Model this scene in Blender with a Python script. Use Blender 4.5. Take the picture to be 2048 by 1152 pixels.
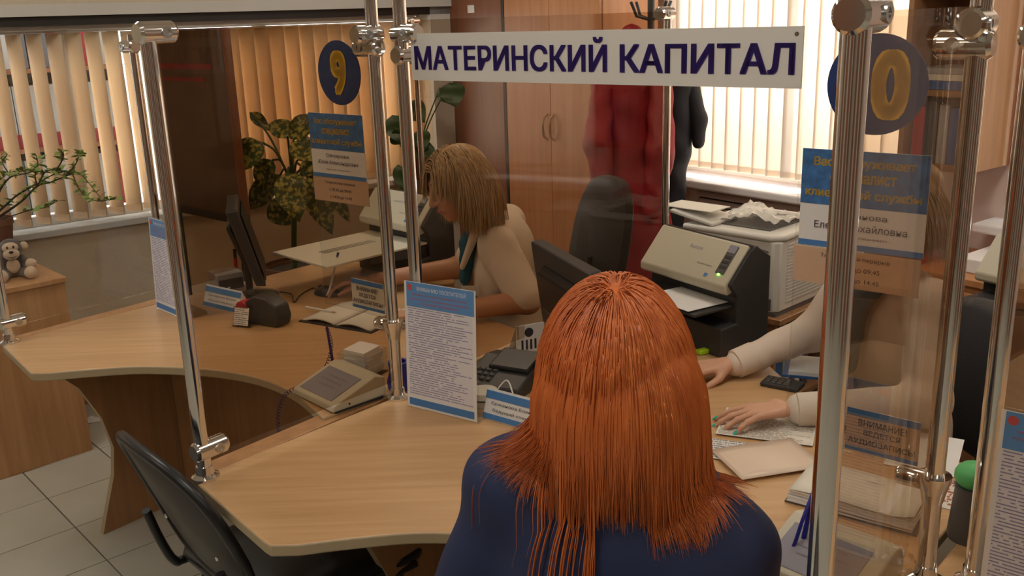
import bpy, math, random
import numpy as np
from mathutils import Vector, Matrix, Euler
random.seed(7); np.random.seed(7)
for o in list(bpy.data.objects): bpy.data.objects.remove(o)
S = bpy.context.scene
C = S.collection
R_ = math.radians

# ------------------------------------------------------------------ camera
CAM_H, FPX, PITCH, ROLL = 1.70, 1900.0, R_(16), R_(1.9)
fw = Vector((0, math.cos(PITCH), -math.sin(PITCH))); rt = Vector((1, 0, 0)); dn = fw.cross(rt)
r2 = math.cos(ROLL)*rt + math.sin(ROLL)*dn; d2 = -math.sin(ROLL)*rt + math.cos(ROLL)*dn
cam = bpy.data.objects.new('camera', bpy.data.cameras.new('camera')); C.objects.link(cam)
cam.matrix_world = Matrix(((r2.x, -d2.x, -fw.x, 0), (r2.y, -d2.y, -fw.y, 0), (r2.z, -d2.z, -fw.z, CAM_H), (0, 0, 0, 1)))
cam.data.sensor_width = 36; cam.data.lens = FPX/2048*36
cam.data.clip_start = 0.05; cam.data.clip_end = 200
S.camera = cam
# ------------------------------------------------------------------ world, sun, exposure
W = bpy.data.worlds.new('sky'); S.world = W; W.use_nodes = True
bg = W.node_tree.nodes['Background']; bg.inputs[0].default_value = (0.86, 0.93, 1.0, 1); bg.inputs[1].default_value = 5.5
sun = bpy.data.objects.new('sun', bpy.data.lights.new('sun', 'SUN')); C.objects.link(sun)
sun.data.energy = 11.0; sun.data.angle = R_(2); sun.data.color = (1, 0.87, 0.72)
sun.rotation_euler = Vector((-0.62, -0.62, -0.50)).to_track_quat('-Z', 'Y').to_euler()
VS = S.view_settings
VS.view_transform = 'Standard'; VS.look = 'None'; VS.gamma = 1; VS.use_curve_mapping = False
VS.exposure = 0.1
LAMP = 10.5

# ------------------------------------------------------------------ helpers
def pxray(x, y):
    a, b = (x-1024)/FPX, (y-576)/FPX
    return r2*a + d2*b + fw
def T(x, y, z=0.75):                      # point of a horizontal plane
    d = pxray(x, y); t = (z-CAM_H)/d.z; return Vector((d.x*t, d.y*t, z))
def ratio(x, y):
    d = pxray(x, y); return d.x/d.y
U = Vector((0.766, -0.643, 0)); V = Vector((0.643, 0.766, 0)); ZU = Vector((0, 0, 1))
UA = math.atan2(U.y, U.x)
E1 = Vector((math.cos(R_(37)), math.sin(R_(37)), 0)); E2 = Vector((math.sin(R_(37)), -math.cos(R_(37)), 0))
LW0 = Vector((-2.036, 4.208, 0)); BW0 = Vector((0.82, 4.78, 0))
PA = Vector((-.683, 1.89, 0)); PB = Vector((-.307, 2.311, 0)); PB2 = Vector((-.24, 2.30, 0)); PD = Vector((.539, 3.227, 0))
PC = Vector((.377, 1.05, 0)); PE = Vector((.689, 1.42, 0)); PE2 = Vector((.765, 1.405, 0))
S9 = Vector((-.921, .986, 0)); S11 = PC-PA
TH = 0.75
MATS = {}
def nt(name):
    m = bpy.data.materials.new(name); m.use_nodes = True
    n = m.node_tree; b = n.nodes['Principled BSDF']; MATS[name] = m
    return m, n, b
def link(n, a, ao, b, bi): n.links.new(a.outputs[ao], b.inputs[bi])
def M(name, col, rough=.5, metal=0, bump=0, bscale=200, spec=None, coat=0, var=0, vscale=6, trans=0, sheen=0):
    if name in MATS: return MATS[name]
    m, n, b = nt(name)
    b.inputs['Base Color'].default_value = (*col, 1); b.inputs['Roughness'].default_value = rough; b.inputs['Metallic'].default_value = metal
    if spec is not None: b.inputs['Specular IOR Level'].default_value = spec
    if coat: b.inputs['Coat Weight'].default_value = coat
    if sheen: b.inputs['Sheen Weight'].default_value = sheen
    tc = n.nodes.new('ShaderNodeTexCoord')
    if var:
        t = n.nodes.new('ShaderNodeTexNoise'); t.inputs['Scale'].default_value = vscale; t.inputs['Detail'].default_value = 5
        link(n, tc, 'Object', t, 'Vector')
        r = n.nodes.new('ShaderNodeValToRGB')
        r.color_ramp.elements[0].position = .3; r.color_ramp.elements[1].position = .7
        r.color_ramp.elements[0].color = (*[c*(1-var) for c in col], 1); r.color_ramp.elements[1].color = (*[min(1, c*(1+var)) for c in col], 1)
        link(n, t, 'Fac', r, 'Fac'); link(n, r, 'Color', b, 'Base Color')
    if bump:
        t = n.nodes.new('ShaderNodeTexNoise'); t.inputs['Scale'].default_value = bscale; t.inputs['Detail'].default_value = 3
        link(n, tc, 'Object', t, 'Vector')
        bp = n.nodes.new('ShaderNodeBump'); bp.inputs['Strength'].default_value = bump; bp.inputs['Distance'].default_value = .004
        link(n, t, 'Fac', bp, 'Height'); link(n, bp, 'Normal', b, 'Normal')
    return m
def wood(name, c1, c2, ang=0, rough=.4, vert=False, scale=1.0):
    m, n, b = nt(name); b.inputs['Roughness'].default_value = rough
    tc = n.nodes.new('ShaderNodeTexCoord'); mp = n.nodes.new('ShaderNodeMapping')
    mp.inputs['Rotation'].default_value = (0, 0, -ang)
    mp.inputs['Scale'].default_value = (22*scale, 22*scale, 1.2*scale) if vert else (1.6*scale, 26*scale, 26*scale)
    link(n, tc, 'Object', mp, 'Vector')
    t = n.nodes.new('ShaderNodeTexNoise'); t.inputs['Scale'].default_value = 1.5; t.inputs['Detail'].default_value = 7; t.inputs['Roughness'].default_value = .62; t.inputs['Distortion'].default_value = .35
    link(n, mp, 'Vector', t, 'Vector')
    r = n.nodes.new('ShaderNodeValToRGB'); r.color_ramp.elements[0].position = .33; r.color_ramp.elements[1].position = .68
    r.color_ramp.elements[0].color = (*c1, 1); r.color_ramp.elements[1].color = (*c2, 1)
    link(n, t, 'Fac', r, 'Fac'); link(n, r, 'Color', b, 'Base Color')
    return m
def glass(name, tint, ior=1.45):
    m, n, b = nt(name); n.nodes.remove(b); out = n.nodes['Material Output']
    tr = n.nodes.new('ShaderNodeBsdfTransparent'); tr.inputs[0].default_value = (*tint, 1)
    gl = n.nodes.new('ShaderNodeBsdfGlossy'); gl.inputs['Roughness'].default_value = 0.0; gl.inputs[0].default_value = (1, 1, 1, 1)
    fr = n.nodes.new('ShaderNodeFresnel'); ge = n.nodes.new('ShaderNodeNewGeometry')
    mr = n.nodes.new('ShaderNodeMapRange'); link(n, ge, 'Backfacing', mr, 'Value'); mr.inputs['To Min'].default_value = ior; mr.inputs['To Max'].default_value = 1/ior
    link(n, mr, 'Result', fr, 'IOR')                 # same reflectance from either side of the thin sheet
    mx = n.nodes.new('ShaderNodeMixShader')
    link(n, fr, 0, mx, 0); link(n, tr, 0, mx, 1); link(n, gl, 0, mx, 2); link(n, mx, 0, out, 0)
    return m
def translucent(name, col, k=.5, rough=.8):
    m, n, b = nt(name); out = n.nodes['Material Output']
    b.inputs['Base Color'].default_value = (*col, 1); b.inputs['Roughness'].default_value = rough
    tr = n.nodes.new('ShaderNodeBsdfTranslucent'); tr.inputs[0].default_value = (*col, 1)
    mx = n.nodes.new('ShaderNodeMixShader'); mx.inputs[0].default_value = k
    link(n, b, 0, mx, 1); link(n, tr, 0, mx, 2); link(n, mx, 0, out, 0)
    return m
def emit(name, col, s):
    m, n, b = nt(name); b.inputs['Base Color'].default_value = (*col, 1)
    b.inputs['Emission Color'].default_value = (*col, 1); b.inputs['Emission Strength'].default_value = s
    return m
def printed(name, lines, ink=(.12, .1, .2), paper=(.78, .77, .8), fill=.5, words=34, thr=.44):
    """flat print: rows of small words on paper, along local x, rows along local z (Generated)"""
    m, n, b = nt(name); b.inputs['Roughness'].default_value = .6
    tc = n.nodes.new('ShaderNodeTexCoord'); sp = n.nodes.new('ShaderNodeSeparateXYZ'); link(n, tc, 'UV', sp, 0)
    def ma(op, a, bb):
        q = n.nodes.new('ShaderNodeMath'); q.operation = op
        for i, v in enumerate((a, bb)):
            if isinstance(v, (int, float)): q.inputs[i].default_value = v
            elif v is not None: n.links.new(v, q.inputs[i])
        return q.outputs[0]
    z = ma('MULTIPLY', sp.outputs[1], lines); row = ma('FLOOR', z, None); fz = ma('FRACT', z, None)
    inrow = ma('LESS_THAN', fz, fill)
    cb = n.nodes.new('ShaderNodeCombineXYZ'); n.links.new(ma('MULTIPLY', sp.outputs[0], words), cb.inputs[0]); n.links.new(ma('MULTIPLY', row, 7.31), cb.inputs[1])
    t = n.nodes.new('ShaderNodeTexNoise'); t.inputs['Scale'].default_value = 1.0; t.inputs['Detail'].default_value = 1; n.links.new(cb.outputs[0], t.inputs['Vector'])
    on = ma('GREATER_THAN', t.outputs['Fac'], thr)
    wn = n.nodes.new('ShaderNodeTexWhiteNoise'); wn.noise_dimensions = '1D'; n.links.new(row, wn.inputs['W'])
    end = ma('LESS_THAN', sp.outputs[0], ma('ADD', ma('MULTIPLY', wn.outputs['Value'], .45), .62))
    f = ma('MULTIPLY', ma('MULTIPLY', inrow, on), end)
    mx = n.nodes.new('ShaderNodeMix'); mx.data_type = 'RGBA'; mx.inputs[6].default_value = (*paper, 1); mx.inputs[7].default_value = (*ink, 1)
    n.links.new(f, mx.inputs[0]); n.links.new(mx.outputs[2], b.inputs['Base Color'])
    return m

PMX = {}
def pmat(o): return PMX.get(o.name, Matrix.Identity(4)) if o else Matrix.Identity(4)
def thing(name, label, cat, loc=(0, 0, 0), rotz=0, group=None, kind=None):
    o = bpy.data.objects.new(name, None); C.objects.link(o); o.empty_display_size = .05
    o.location = loc; o.rotation_euler = (0, 0, rotz)
    PMX[o.name] = Matrix.Translation(Vector(loc)) @ Matrix.Rotation(rotz, 4, 'Z')
    return tag(o, label, cat, group, kind)
def tag(o, label=None, cat=None, group=None, kind=None):
    if label: o['label'] = label
    if cat: o['category'] = cat
    if group: o['group'] = group
    if kind: o['kind'] = kind
    return o
def copy_tree(o, parent=None, label=None):
    c = o.copy(); C.objects.link(c); c.parent = parent
    if label: c['label'] = label
    for ch in list(o.children): copy_tree(ch, c)
    return c
class MB:
    def __init__(s): s.v = []; s.f = []; s.m = []; s.uv = None
    def add(s, vs, fs, mi=0):
        o = len(s.v); s.v += [tuple(v) for v in vs]; s.f += [tuple(i+o for i in f) for f in fs]
        s.m += [mi]*len(fs) if isinstance(mi, int) else list(mi); return s
    def box(s, x0, x1, y0, y1, z0, z1, mi=0):
        return s.add([(x0, y0, z0), (x1, y0, z0), (x1, y1, z0), (x0, y1, z0), (x0, y0, z1), (x1, y0, z1), (x1, y1, z1), (x0, y1, z1)],
                     [(3, 2, 1, 0), (4, 5, 6, 7), (0, 1, 5, 4), (1, 2, 6, 5), (2, 3, 7, 6), (3, 0, 4, 7)], mi)
    def obox(s, c, ax, ay, az, hx, hy, hz, mi=0):
        c = Vector(c); vs = []
        for k in (-1, 1):
            for i, j in ((-1, -1), (1, -1), (1, 1), (-1, 1)): vs.append(c+ax*hx*i+ay*hy*j+az*hz*k)
        return s.add(vs, [(3, 2, 1, 0), (4, 5, 6, 7), (0, 1, 5, 4), (1, 2, 6, 5), (2, 3, 7, 6), (3, 0, 4, 7)], mi)
    def prism(s, poly, z0, z1, mt=0, ms=0):
        n = len(poly); vs = [(p[0], p[1], z0) for p in poly]+[(p[0], p[1], z1) for p in poly]
        return s.add(vs, [tuple(range(n-1, -1, -1)), tuple(range(n, 2*n))]+[(i, (i+1) % n, n+(i+1) % n, n+i) for i in range(n)], [mt, mt]+[ms]*n)
    def extrude(s, poly, ax, ay, az, o, d0, d1, mt=0, ms=0):     # poly in (ax, ay), extruded along az
        n = len(poly); o = Vector(o)
        vs = [o+ax*p[0]+ay*p[1]+az*d0 for p in poly]+[o+ax*p[0]+ay*p[1]+az*d1 for p in poly]
        return s.add(vs, [tuple(range(n-1, -1, -1)), tuple(range(n, 2*n))]+[(i, (i+1) % n, n+(i+1) % n, n+i) for i in range(n)], [mt, mt]+[ms]*n)
    def tube(s, pts, r, n=10, closed=False, mi=0):
        pts = [Vector(p) for p in pts]; L = len(pts); rs = r if isinstance(r, (list, tuple)) else [r]*L
        rings = []; prev = None
        for i, p in enumerate(pts):
            a = pts[(i-1) % L] if (closed or i > 0) else p; b = pts[(i+1) % L] if (closed or i < L-1) else p
            t = (b-a).normalized()
            if prev is None:
                q = Vector((0, 0, 1)) if abs(t.z) < .9 else Vector((1, 0, 0)); nx = t.cross(q).normalized()
            else:
                nx = prev - t*prev.dot(t); nx.normalize()
            prev = nx; ny = t.cross(nx)
            rings.append([p+nx*(rs[i]*math.cos(2*math.pi*k/n))+ny*(rs[i]*math.sin(2*math.pi*k/n)) for k in range(n)])
        vs = [v for rg in rings for v in rg]; fs = []
        for i in range(L if closed else L-1):
            j = (i+1) % L
            for k in range(n): fs.append((i*n+k, i*n+(k+1) % n, j*n+(k+1) % n, j*n+k))
        if not closed: fs += [tuple(range(n-1, -1, -1)), tuple((L-1)*n+k for k in range(n))]
        return s.add(vs, fs, mi)
    def lathe(s, prof, o=(0, 0, 0), ax=Vector((0, 0, 1)), n=20, mi=0):
        o = Vector(o); ax = Vector(ax).normalized(); q = Vector((1, 0, 0)) if abs(ax.x) < .9 else Vector((0, 1, 0))
        nx = ax.cross(q).normalized(); ny = ax.cross(nx); vs = []
        for r, z in prof: vs += [o+ax*z+nx*(r*math.cos(2*math.pi*k/n))+ny*(r*math.sin(2*math.pi*k/n)) for k in range(n)]
        fs = []
        for i in range(len(prof)-1):
            for k in range(n): fs.append((i*n+k, i*n+(k+1) % n, (i+1)*n+(k+1) % n, (i+1)*n+k))
        fs += [tuple(range(n-1, -1, -1)), tuple((len(prof)-1)*n+k for k in range(n))]
        return s.add(vs, fs, mi)
    def ell(s, c, r, rot=None, n=14, mi=0):
        c = Vector(c); rot = rot or Matrix.Identity(3); vs = []; m = n//2
        for i in range(m+1):
            a = math.pi*i/m
            for k in range(n):
                b = 2*math.pi*k/n; vs.append(c+rot@Vector((r[0]*math.sin(a)*math.cos(b), r[1]*math.sin(a)*math.sin(b), r[2]*math.cos(a))))
        fs = [(i*n+k, (i+1)*n+k, (i+1)*n+(k+1) % n, i*n+(k+1) % n) for i in range(m) for k in range(n)]
        return s.add(vs, fs, mi)
    def grid(s, fn, nu, nv, mi=0):
        vs = [fn(i/nu, j/nv) for j in range(nv+1) for i in range(nu+1)]
        return s.add(vs, [(j*(nu+1)+i, j*(nu+1)+i+1, (j+1)*(nu+1)+i+1, (j+1)*(nu+1)+i) for j in range(nv) for i in range(nu)], mi)
    def build(s, name, mats, parent=None, smooth=40, bevel=0, world=False, thick=0, segs=2):
        me = bpy.data.meshes.new(name); vs = s.v
        if world and parent is not None:
            iv = pmat(parent).inverted(); vs = [tuple(iv @ Vector(v)) for v in vs]
        me.from_pydata(vs, [], s.f)
        mats = mats if isinstance(mats, (list, tuple)) else [mats]
        for m in mats: me.materials.append(MATS[m] if isinstance(m, str) else m)
        if len(mats) > 1: me.polygons.foreach_set('material_index', s.m)
        me.validate(); me.update()
        if smooth:
            me.polygons.foreach_set('use_smooth', [True]*len(me.polygons)); me.set_sharp_from_angle(angle=R_(smooth))
        o = bpy.data.objects.new(name, me); C.objects.link(o)
        if parent is not None:
            o.parent = parent; PMX[o.name] = pmat(parent)
        if thick:
            md = o.modifiers.new('thick', 'SOLIDIFY'); md.thickness = thick; md.offset = 0
        if bevel:
            md = o.modifiers.new('bevel', 'BEVEL'); md.width = bevel; md.segments = segs; md.limit_method = 'ANGLE'; md.angle_limit = R_(35)
        return o
def struct(o, label=None, cat=None):
    o['kind'] = 'structure'
    if label: o['label'] = label
    if cat: o['category'] = cat
    return o
def textmesh(name, body, w, h, mat, parent, o=(0, 0, 0), ax=Vector((1, 0, 0)), ay=Vector((0, 0, 1)), bold=0, keep=False, shear=0):
    """flat lettering in the plane (ax, ay) centred on o (local to parent), fitted to w x h"""
    cu = bpy.data.curves.new(name, 'FONT'); cu.body = body; cu.size = 1; cu.align_x = 'CENTER'; cu.shear = shear; cu.resolution_u = 4
    to = bpy.data.objects.new(name, cu); C.objects.link(to)
    dg = bpy.context.evaluated_depsgraph_get(); me = bpy.data.meshes.new_from_object(to.evaluated_get(dg))
    bpy.data.objects.remove(to); bpy.data.curves.remove(cu)
    n = len(me.vertices); co = np.empty(n*3, np.float32); me.vertices.foreach_get('co', co); co = co.reshape(-1, 3)
    if bold:                                # heavier strokes: slightly shifted overlays of the same outline
        tri = [tuple(p.vertices) for p in me.polygons]; sh = [(a*bold, b*bold*.55) for a in (-1, 0, 1) for b in (-1, 1)]
        allv = np.concatenate([co+np.array([a, b, 0], np.float32) for a, b in sh]); allf = [tuple(i+k*n for i in f) for k in range(len(sh)) for f in tri]
        bpy.data.meshes.remove(me); me = bpy.data.meshes.new(name); me.from_pydata(allv.tolist(), [], allf); co = allv
    mn = co.min(0); mx = co.max(0); sx = w/(mx[0]-mn[0]); sy = h/(mx[1]-mn[1])
    if keep: sx = sy = min(sx, sy)
    x = (co[:, 0]-(mn[0]+mx[0])/2)*sx; y = (co[:, 1]-(mn[1]+mx[1])/2)*sy
    o = np.array(o); res = o+np.outer(x, np.array(ax))+np.outer(y, np.array(ay))
    me.vertices.foreach_set('co', res.astype(np.float32).ravel()); me.materials.clear(); me.materials.append(MATS[mat]); me.update()
    ob = bpy.data.objects.new(name, me); C.objects.link(ob); ob.parent = parent
    return ob
def card(name, parent, o, ax, ay, w, h, mat, uv=True):
    """a flat printed rectangle with UVs"""
    o = Vector(o); m = MB().add([o-ax*w/2-ay*h/2, o+ax*w/2-ay*h/2, o+ax*w/2+ay*h/2, o-ax*w/2+ay*h/2], [(0, 1, 2, 3)])
    ob = m.build(name, mat, parent, smooth=0)
    l = ob.data.uv_layers.new(name='UV')
    for i, c in enumerate(((0, 1), (1, 1), (1, 0), (0, 0))): l.data[i].uv = (c[0], c[1])
    return ob
def bez(p0, p1, p2, p3, n=12):
    p0, p1, p2, p3 = map(Vector, (p0, p1, p2, p3)); out = []
    for i in range(n+1):
        t = i/n; out.append(p0*(1-t)**3+p1*3*t*(1-t)**2+p2*3*t*t*(1-t)+p3*t**3)
    return out
def spline(pts, k=6):
    pts = [Vector(p) for p in pts]; out = []
    P = [pts[0]*2-pts[1]]+pts+[pts[-1]*2-pts[-2]]
    for i in range(1, len(P)-2):
        for j in range(k):
            t = j/k; a, b, c, d = P[i-1], P[i], P[i+1], P[i+2]
            out.append(.5*((2*b)+(c-a)*t+(2*a-5*b+4*c-d)*t*t+(3*b-a-3*c+d)*t**3))
    return out+[pts[-1]]

# --- smooth blended implicit bodies -> one continuous surface (naive surface nets)
def c_(p0, p1, r0, r1, k=.02): return ('c', Vector(p0), Vector(p1), r0, r1, k, 1)
def e_(c, r, rot=None, k=.02, sgn=1): return ('e', Vector(c), Vector(r), rot or Matrix.Identity(3), 0, k, sgn)
def organic(name, prims, vox, mat, parent, wr=0, wf=60):
    lo = np.full(3, 1e9); hi = -lo
    for p in prims:
        if p[6] < 0: continue
        if p[0] == 'c': pts = [np.array(p[1])-max(p[3], p[4]), np.array(p[1])+max(p[3], p[4]), np.array(p[2])-max(p[3], p[4]), np.array(p[2])+max(p[3], p[4])]
        else: mr = max(p[2]); pts = [np.array(p[1])-mr, np.array(p[1])+mr]
        for q in pts: lo = np.minimum(lo, q); hi = np.maximum(hi, q)
    lo -= 4*vox; hi += 4*vox; N = np.ceil((hi-lo)/vox).astype(int)+1
    F = np.full(N, .5, np.float32)
    X = [(lo[a]+vox*np.arange(N[a])).astype(np.float32) for a in range(3)]
    for p in prims:
        k = p[5]
        if p[0] == 'c':
            a, b = np.array(p[1], np.float32), np.array(p[2], np.float32); mr = max(p[3], p[4]); l0 = np.minimum(a, b)-mr; h0 = np.maximum(a, b)+mr
        else:
            a = np.array(p[1], np.float32); mr = max(p[2]); l0 = a-mr; h0 = a+mr
        pad = k+3*vox
        i0 = np.clip(np.floor((l0-pad-lo)/vox).astype(int), 0, N-1); i1 = np.clip(np.ceil((h0+pad-lo)/vox).astype(int)+1, 1, N)
        sl = tuple(slice(i0[q], i1[q]) for q in range(3))
        gx = X[0][sl[0]][:, None, None]; gy = X[1][sl[1]][None, :, None]; gz = X[2][sl[2]][None, None, :]
        if p[0] == 'c':
            d = b-a; L2 = max(float(d@d), 1e-9)
            t = np.clip(((gx-a[0])*d[0]+(gy-a[1])*d[1]+(gz-a[2])*d[2])/L2, 0, 1)
            D = np.sqrt((gx-a[0]-t*d[0])**2+(gy-a[1]-t*d[1])**2+(gz-a[2]-t*d[2])**2)-(p[3]+(p[4]-p[3])*t)
        else:
            Rm = np.array(p[3].transposed(), np.float32); x, y, z = gx-a[0], gy-a[1], gz-a[2]; r = np.array(p[2], np.float32)
            q = [(Rm[i, 0]*x+Rm[i, 1]*y+Rm[i, 2]*z) for i in range(3)]
            k0 = np.sqrt(sum((q[i]/r[i])**2 for i in range(3))); k1 = np.sqrt(sum((q[i]/(r[i]*r[i]))**2 for i in range(3)))
            D = k0*(k0-1)/np.maximum(k1, 1e-6)
        A = F[sl]
        if p[6] > 0:
            h = np.clip(.5+.5*(A-D)/k, 0, 1); F[sl] = A*(1-h)+D*h-k*h*(1-h)
        else:
            D = -D; h = np.clip(.5-.5*(A-D)/k, 0, 1); F[sl] = A*(1-h)+D*h+k*h*(1-h)
    if wr:
        gx, gy, gz = X[0][:, None, None], X[1][None, :, None], X[2][None, None, :]
        F += wr*(np.sin(wf*gz+3*np.sin(wf*.4*gx)+2*np.sin(.5*wf*gy))*.5+.5*np.sin(wf*.7*(gx+gy)+2.5*np.sin(wf*.35*gz)))
    ins = F < 0
    cell = np.zeros(N-1, int)
    for dx in (0, 1):
        for dy in (0, 1):
            for dz in (0, 1): cell += ins[dx:N[0]-1+dx, dy:N[1]-1+dy, dz:N[2]-1+dz]
    act = (cell > 0) & (cell < 8); idx = np.full(N-1, -1, int); ids = np.argwhere(act); idx[act] = np.arange(len(ids))
    acc = np.zeros((len(ids), 3)); cnt = np.zeros(len(ids))
    cor = [(x, y, z) for x in (0, 1) for y in (0, 1) for z in (0, 1)]
    for a in cor:
        for ax in range(3):
            if a[ax]: continue
            b = list(a); b[ax] = 1
            fa = F[ids[:, 0]+a[0], ids[:, 1]+a[1], ids[:, 2]+a[2]]; fb = F[ids[:, 0]+b[0], ids[:, 1]+b[1], ids[:, 2]+b[2]]
            cr = (fa < 0) != (fb < 0); t = np.where(cr, fa/np.where(cr, fa-fb, 1), 0)
            pt = np.array(a, float)[None]+0*acc; pt[:, ax] += t
            acc[cr] += pt[cr]; cnt[cr] += 1
    P = lo+vox*(ids+acc/cnt[:, None]); faces = []
    for ax in range(3):
        o1, o2 = (ax+1) % 3, (ax+2) % 3
        s0 = [slice(None)]*3; s1 = [slice(None)]*3; s0[ax] = slice(0, N[ax]-1); s1[ax] = slice(1, N[ax])
        f0, f1 = ins[tuple(s0)], ins[tuple(s1)]
        e = np.argwhere(f0 != f1); ok = (e[:, o1] > 0) & (e[:, o2] > 0) & (e[:, o1] < N[o1]-1) & (e[:, o2] < N[o2]-1); e = e[ok]
        flip = f0[e[:, 0], e[:, 1], e[:, 2]]
        def at(d1, d2):
            q = e.copy(); q[:, o1] -= d1; q[:, o2] -= d2; return idx[q[:, 0], q[:, 1], q[:, 2]]
        qd = np.stack([at(1, 1), at(0, 1), at(0, 0), at(1, 0)], 1); qd[~flip] = qd[~flip][:, ::-1]; faces.append(qd)
    Fc = np.concatenate(faces)
    for _ in range(2):                     # light relaxation
        s = np.zeros_like(P); n = np.zeros(len(P))
        for a, b in ((0, 1), (1, 2), (2, 3), (3, 0)):
            np.add.at(s, Fc[:, a], P[Fc[:, b]]); np.add.at(n, Fc[:, a], 1)
        P = P*.5+.5*s/np.maximum(n, 1)[:, None]
    if parent is not None:
        iv = np.array(pmat(parent).inverted()); P = P@iv[:3, :3].T+iv[:3, 3]
    me = bpy.data.meshes.new(name); me.from_pydata(P.tolist(), [], Fc.tolist()); me.materials.append(MATS[mat]); me.update()
    me.polygons.foreach_set('use_smooth', [True]*len(me.polygons))
    o = bpy.data.objects.new(name, me); C.objects.link(o)
    if parent is not None: o.parent = parent
    return o
def strands(name, paths, r0, mat, parent, sides=3):
    """paths: (N, K, 3) numpy -> tapered thin tubes in one mesh"""
    N, K, _ = paths.shape
    t = np.gradient(paths, axis=1); t /= np.linalg.norm(t, axis=2, keepdims=True)+1e-9
    a = np.cross(t, np.array([.3, .9, .1])); a /= np.linalg.norm(a, axis=2, keepdims=True)+1e-9; b = np.cross(t, a)
    r0 = np.broadcast_to(np.asarray(r0), (N,)); tp = np.linspace(0, 1, K); prof = np.clip(1.08-tp**4, .12, 1)
    rr = r0[:, None]*prof[None]
    rings = [paths+(a*math.cos(2*math.pi*k/sides)+b*math.sin(2*math.pi*k/sides))*rr[..., None] for k in range(sides)]
    Vv = np.stack(rings, 2).reshape(-1, 3)
    base = (np.arange(N)[:, None]*K+np.arange(K-1)[None])*sides; fs = []
    for k in range(sides):
        k2 = (k+1) % sides; fs.append(np.stack([base+k, base+k2, base+sides+k2, base+sides+k], -1).reshape(-1, 4))
    Fc = np.concatenate(fs)
    if parent is not None:
        iv = np.array(pmat(parent).inverted()); Vv = Vv@iv[:3, :3].T+iv[:3, 3]
    me = bpy.data.meshes.new(name); me.from_pydata(Vv.tolist(), [], Fc.tolist()); me.materials.append(MATS[mat]); me.update()
    me.polygons.foreach_set('use_smooth', [True]*len(me.polygons))
    o = bpy.data.objects.new(name, me); C.objects.link(o); o.parent = parent
    return o

# ------------------------------------------------------------------ materials
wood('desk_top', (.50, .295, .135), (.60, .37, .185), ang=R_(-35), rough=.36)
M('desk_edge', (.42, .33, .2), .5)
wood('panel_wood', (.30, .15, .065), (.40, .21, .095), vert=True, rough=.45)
wood('cabinet_wood', (.40, .20, .085), (.52, .28, .125), vert=True, rough=.42)
wood('wardrobe_wood', (.45, .19, .075), (.56, .26, .105), vert=True, rough=.35)
wood('dark_wardrobe', (.20, .075, .035), (.27, .105, .05), vert=True, rough=.4)
M('chrome', (.80, .79, .78), .11, 1)
M('brushed', (.55, .55, .55), .3, 1)
glass('bronze_glass', (.81, .735, .655), 1.19)
glass('clear_acrylic', (.96, .97, .97), 1.4)
glass('window_glass', (.97, .98, .98), 1.4)
M('wall_paint', (.60, .51, .38), .85, bump=.5, bscale=140, var=.04, vscale=120)
M('wall_white', (.62, .60, .55), .8); M('wall_far', (.46, .42, .36), .8)
M('wall_pink', (.70, .57, .50), .8)
M('white_plastic', (.75, .74, .72), .45)
M('sill_white', (.8, .79, .78), .4)
M('ceiling_white', (.75, .74, .7), .9)
M('tile', (.47, .45, .37), .35, var=.08, vscale=3)
M('grout', (.13, .12, .10), .9)
M('black', (.012, .012, .014), .35)
M('black_soft', (.018, .018, .02), .55, bump=.3, bscale=400)
M('black_vinyl', (.012, .016, .017), .32)
M('chair_plastic', (.06, .055, .05), .5)
M('graphite', (.035, .034, .034), .45)
M('dark_grey', (.09, .085, .08), .5)
M('putty', (.56, .52, .40), .45)
M('putty_light', (.66, .62, .50), .4)
M('printer_white', (.66, .63, .57), .5)
M('paper', (.80, .79, .78), .7)
M('paper_cream', (.74, .70, .60), .7)
M('sign_board', (.72, .70, .66), .6)
M('sign_ink', (.045, .02, .21), .5)
M('card_blue', (.05, .17, .42), .45, var=.35, vscale=60)
M('bar_blue', (.07, .22, .52), .5)
M('disc_blue', (.015, .04, .16), .4)
M('disc_yellow', (.80, .50, .03), .45)
M('gold_text', (.78, .55, .12), .45)
M('ink', (.03, .03, .05), .6)
M('red_ink', (.55, .10, .10), .6)
M('sleeve_film', (.70, .55, .43), .35); M('tan_paper', (.62, .42, .28), .7)
M('skin', (.62, .34, .22), .5)
M('skin_dark', (.52, .27, .16), .5)
M('lips', (.50, .16, .13), .4)
M('eye_white', (.8, .78, .75), .25)
M('eye_dark', (.05, .03, .02), .25)
M('navy', (.017, .029, .092), .68, bump=.2, bscale=700)
M('beige_cloth', (.70, .58, .48), .75, bump=.2, bscale=600)
M('cream_cloth', (.76, .67, .57), .75, bump=.2, bscale=600)
M('teal_cloth', (.015, .11, .17), .6)
M('trouser', (.02, .02, .03), .7)
M('shoe', (.015, .012, .012), .4)
M('nail_green', (.02, .42, .33), .25)
M('red_coat', (.30, .012, .02), .6, bump=.35, bscale=60)
M('black_coat', (.012, .013, .018), .7)
M('pot', (.16, .075, .045), .6)
M('soil', (.03, .02, .015), .9)
M('bark', (.07, .045, .03), .8)
M('leaf_green', (.24, .32, .07), .5)
M('leaf_dark', (.03, .085, .02), .4)
M('plush_brown', (.045, .022, .013), .95, bump=.8, bscale=500, sheen=.5)
M('plush_cream', (.66, .47, .30), .95, bump=.8, bscale=500, sheen=.5)
M('lime', (.45, .72, .02), .4)
M('blue_plastic', (.012, .02, .28), .35)
M('purple_plastic', (.05, .02, .16), .35)
M('green_rubber', (.10, .45, .14), .5)
M('lcd', (.30, .29, .34), .2)
M('red_plastic', (.5, .02, .03), .4)
M('binder_white', (.40, .39, .39), .6)
M('binder_grey', (.12, .12, .14), .6)
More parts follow.
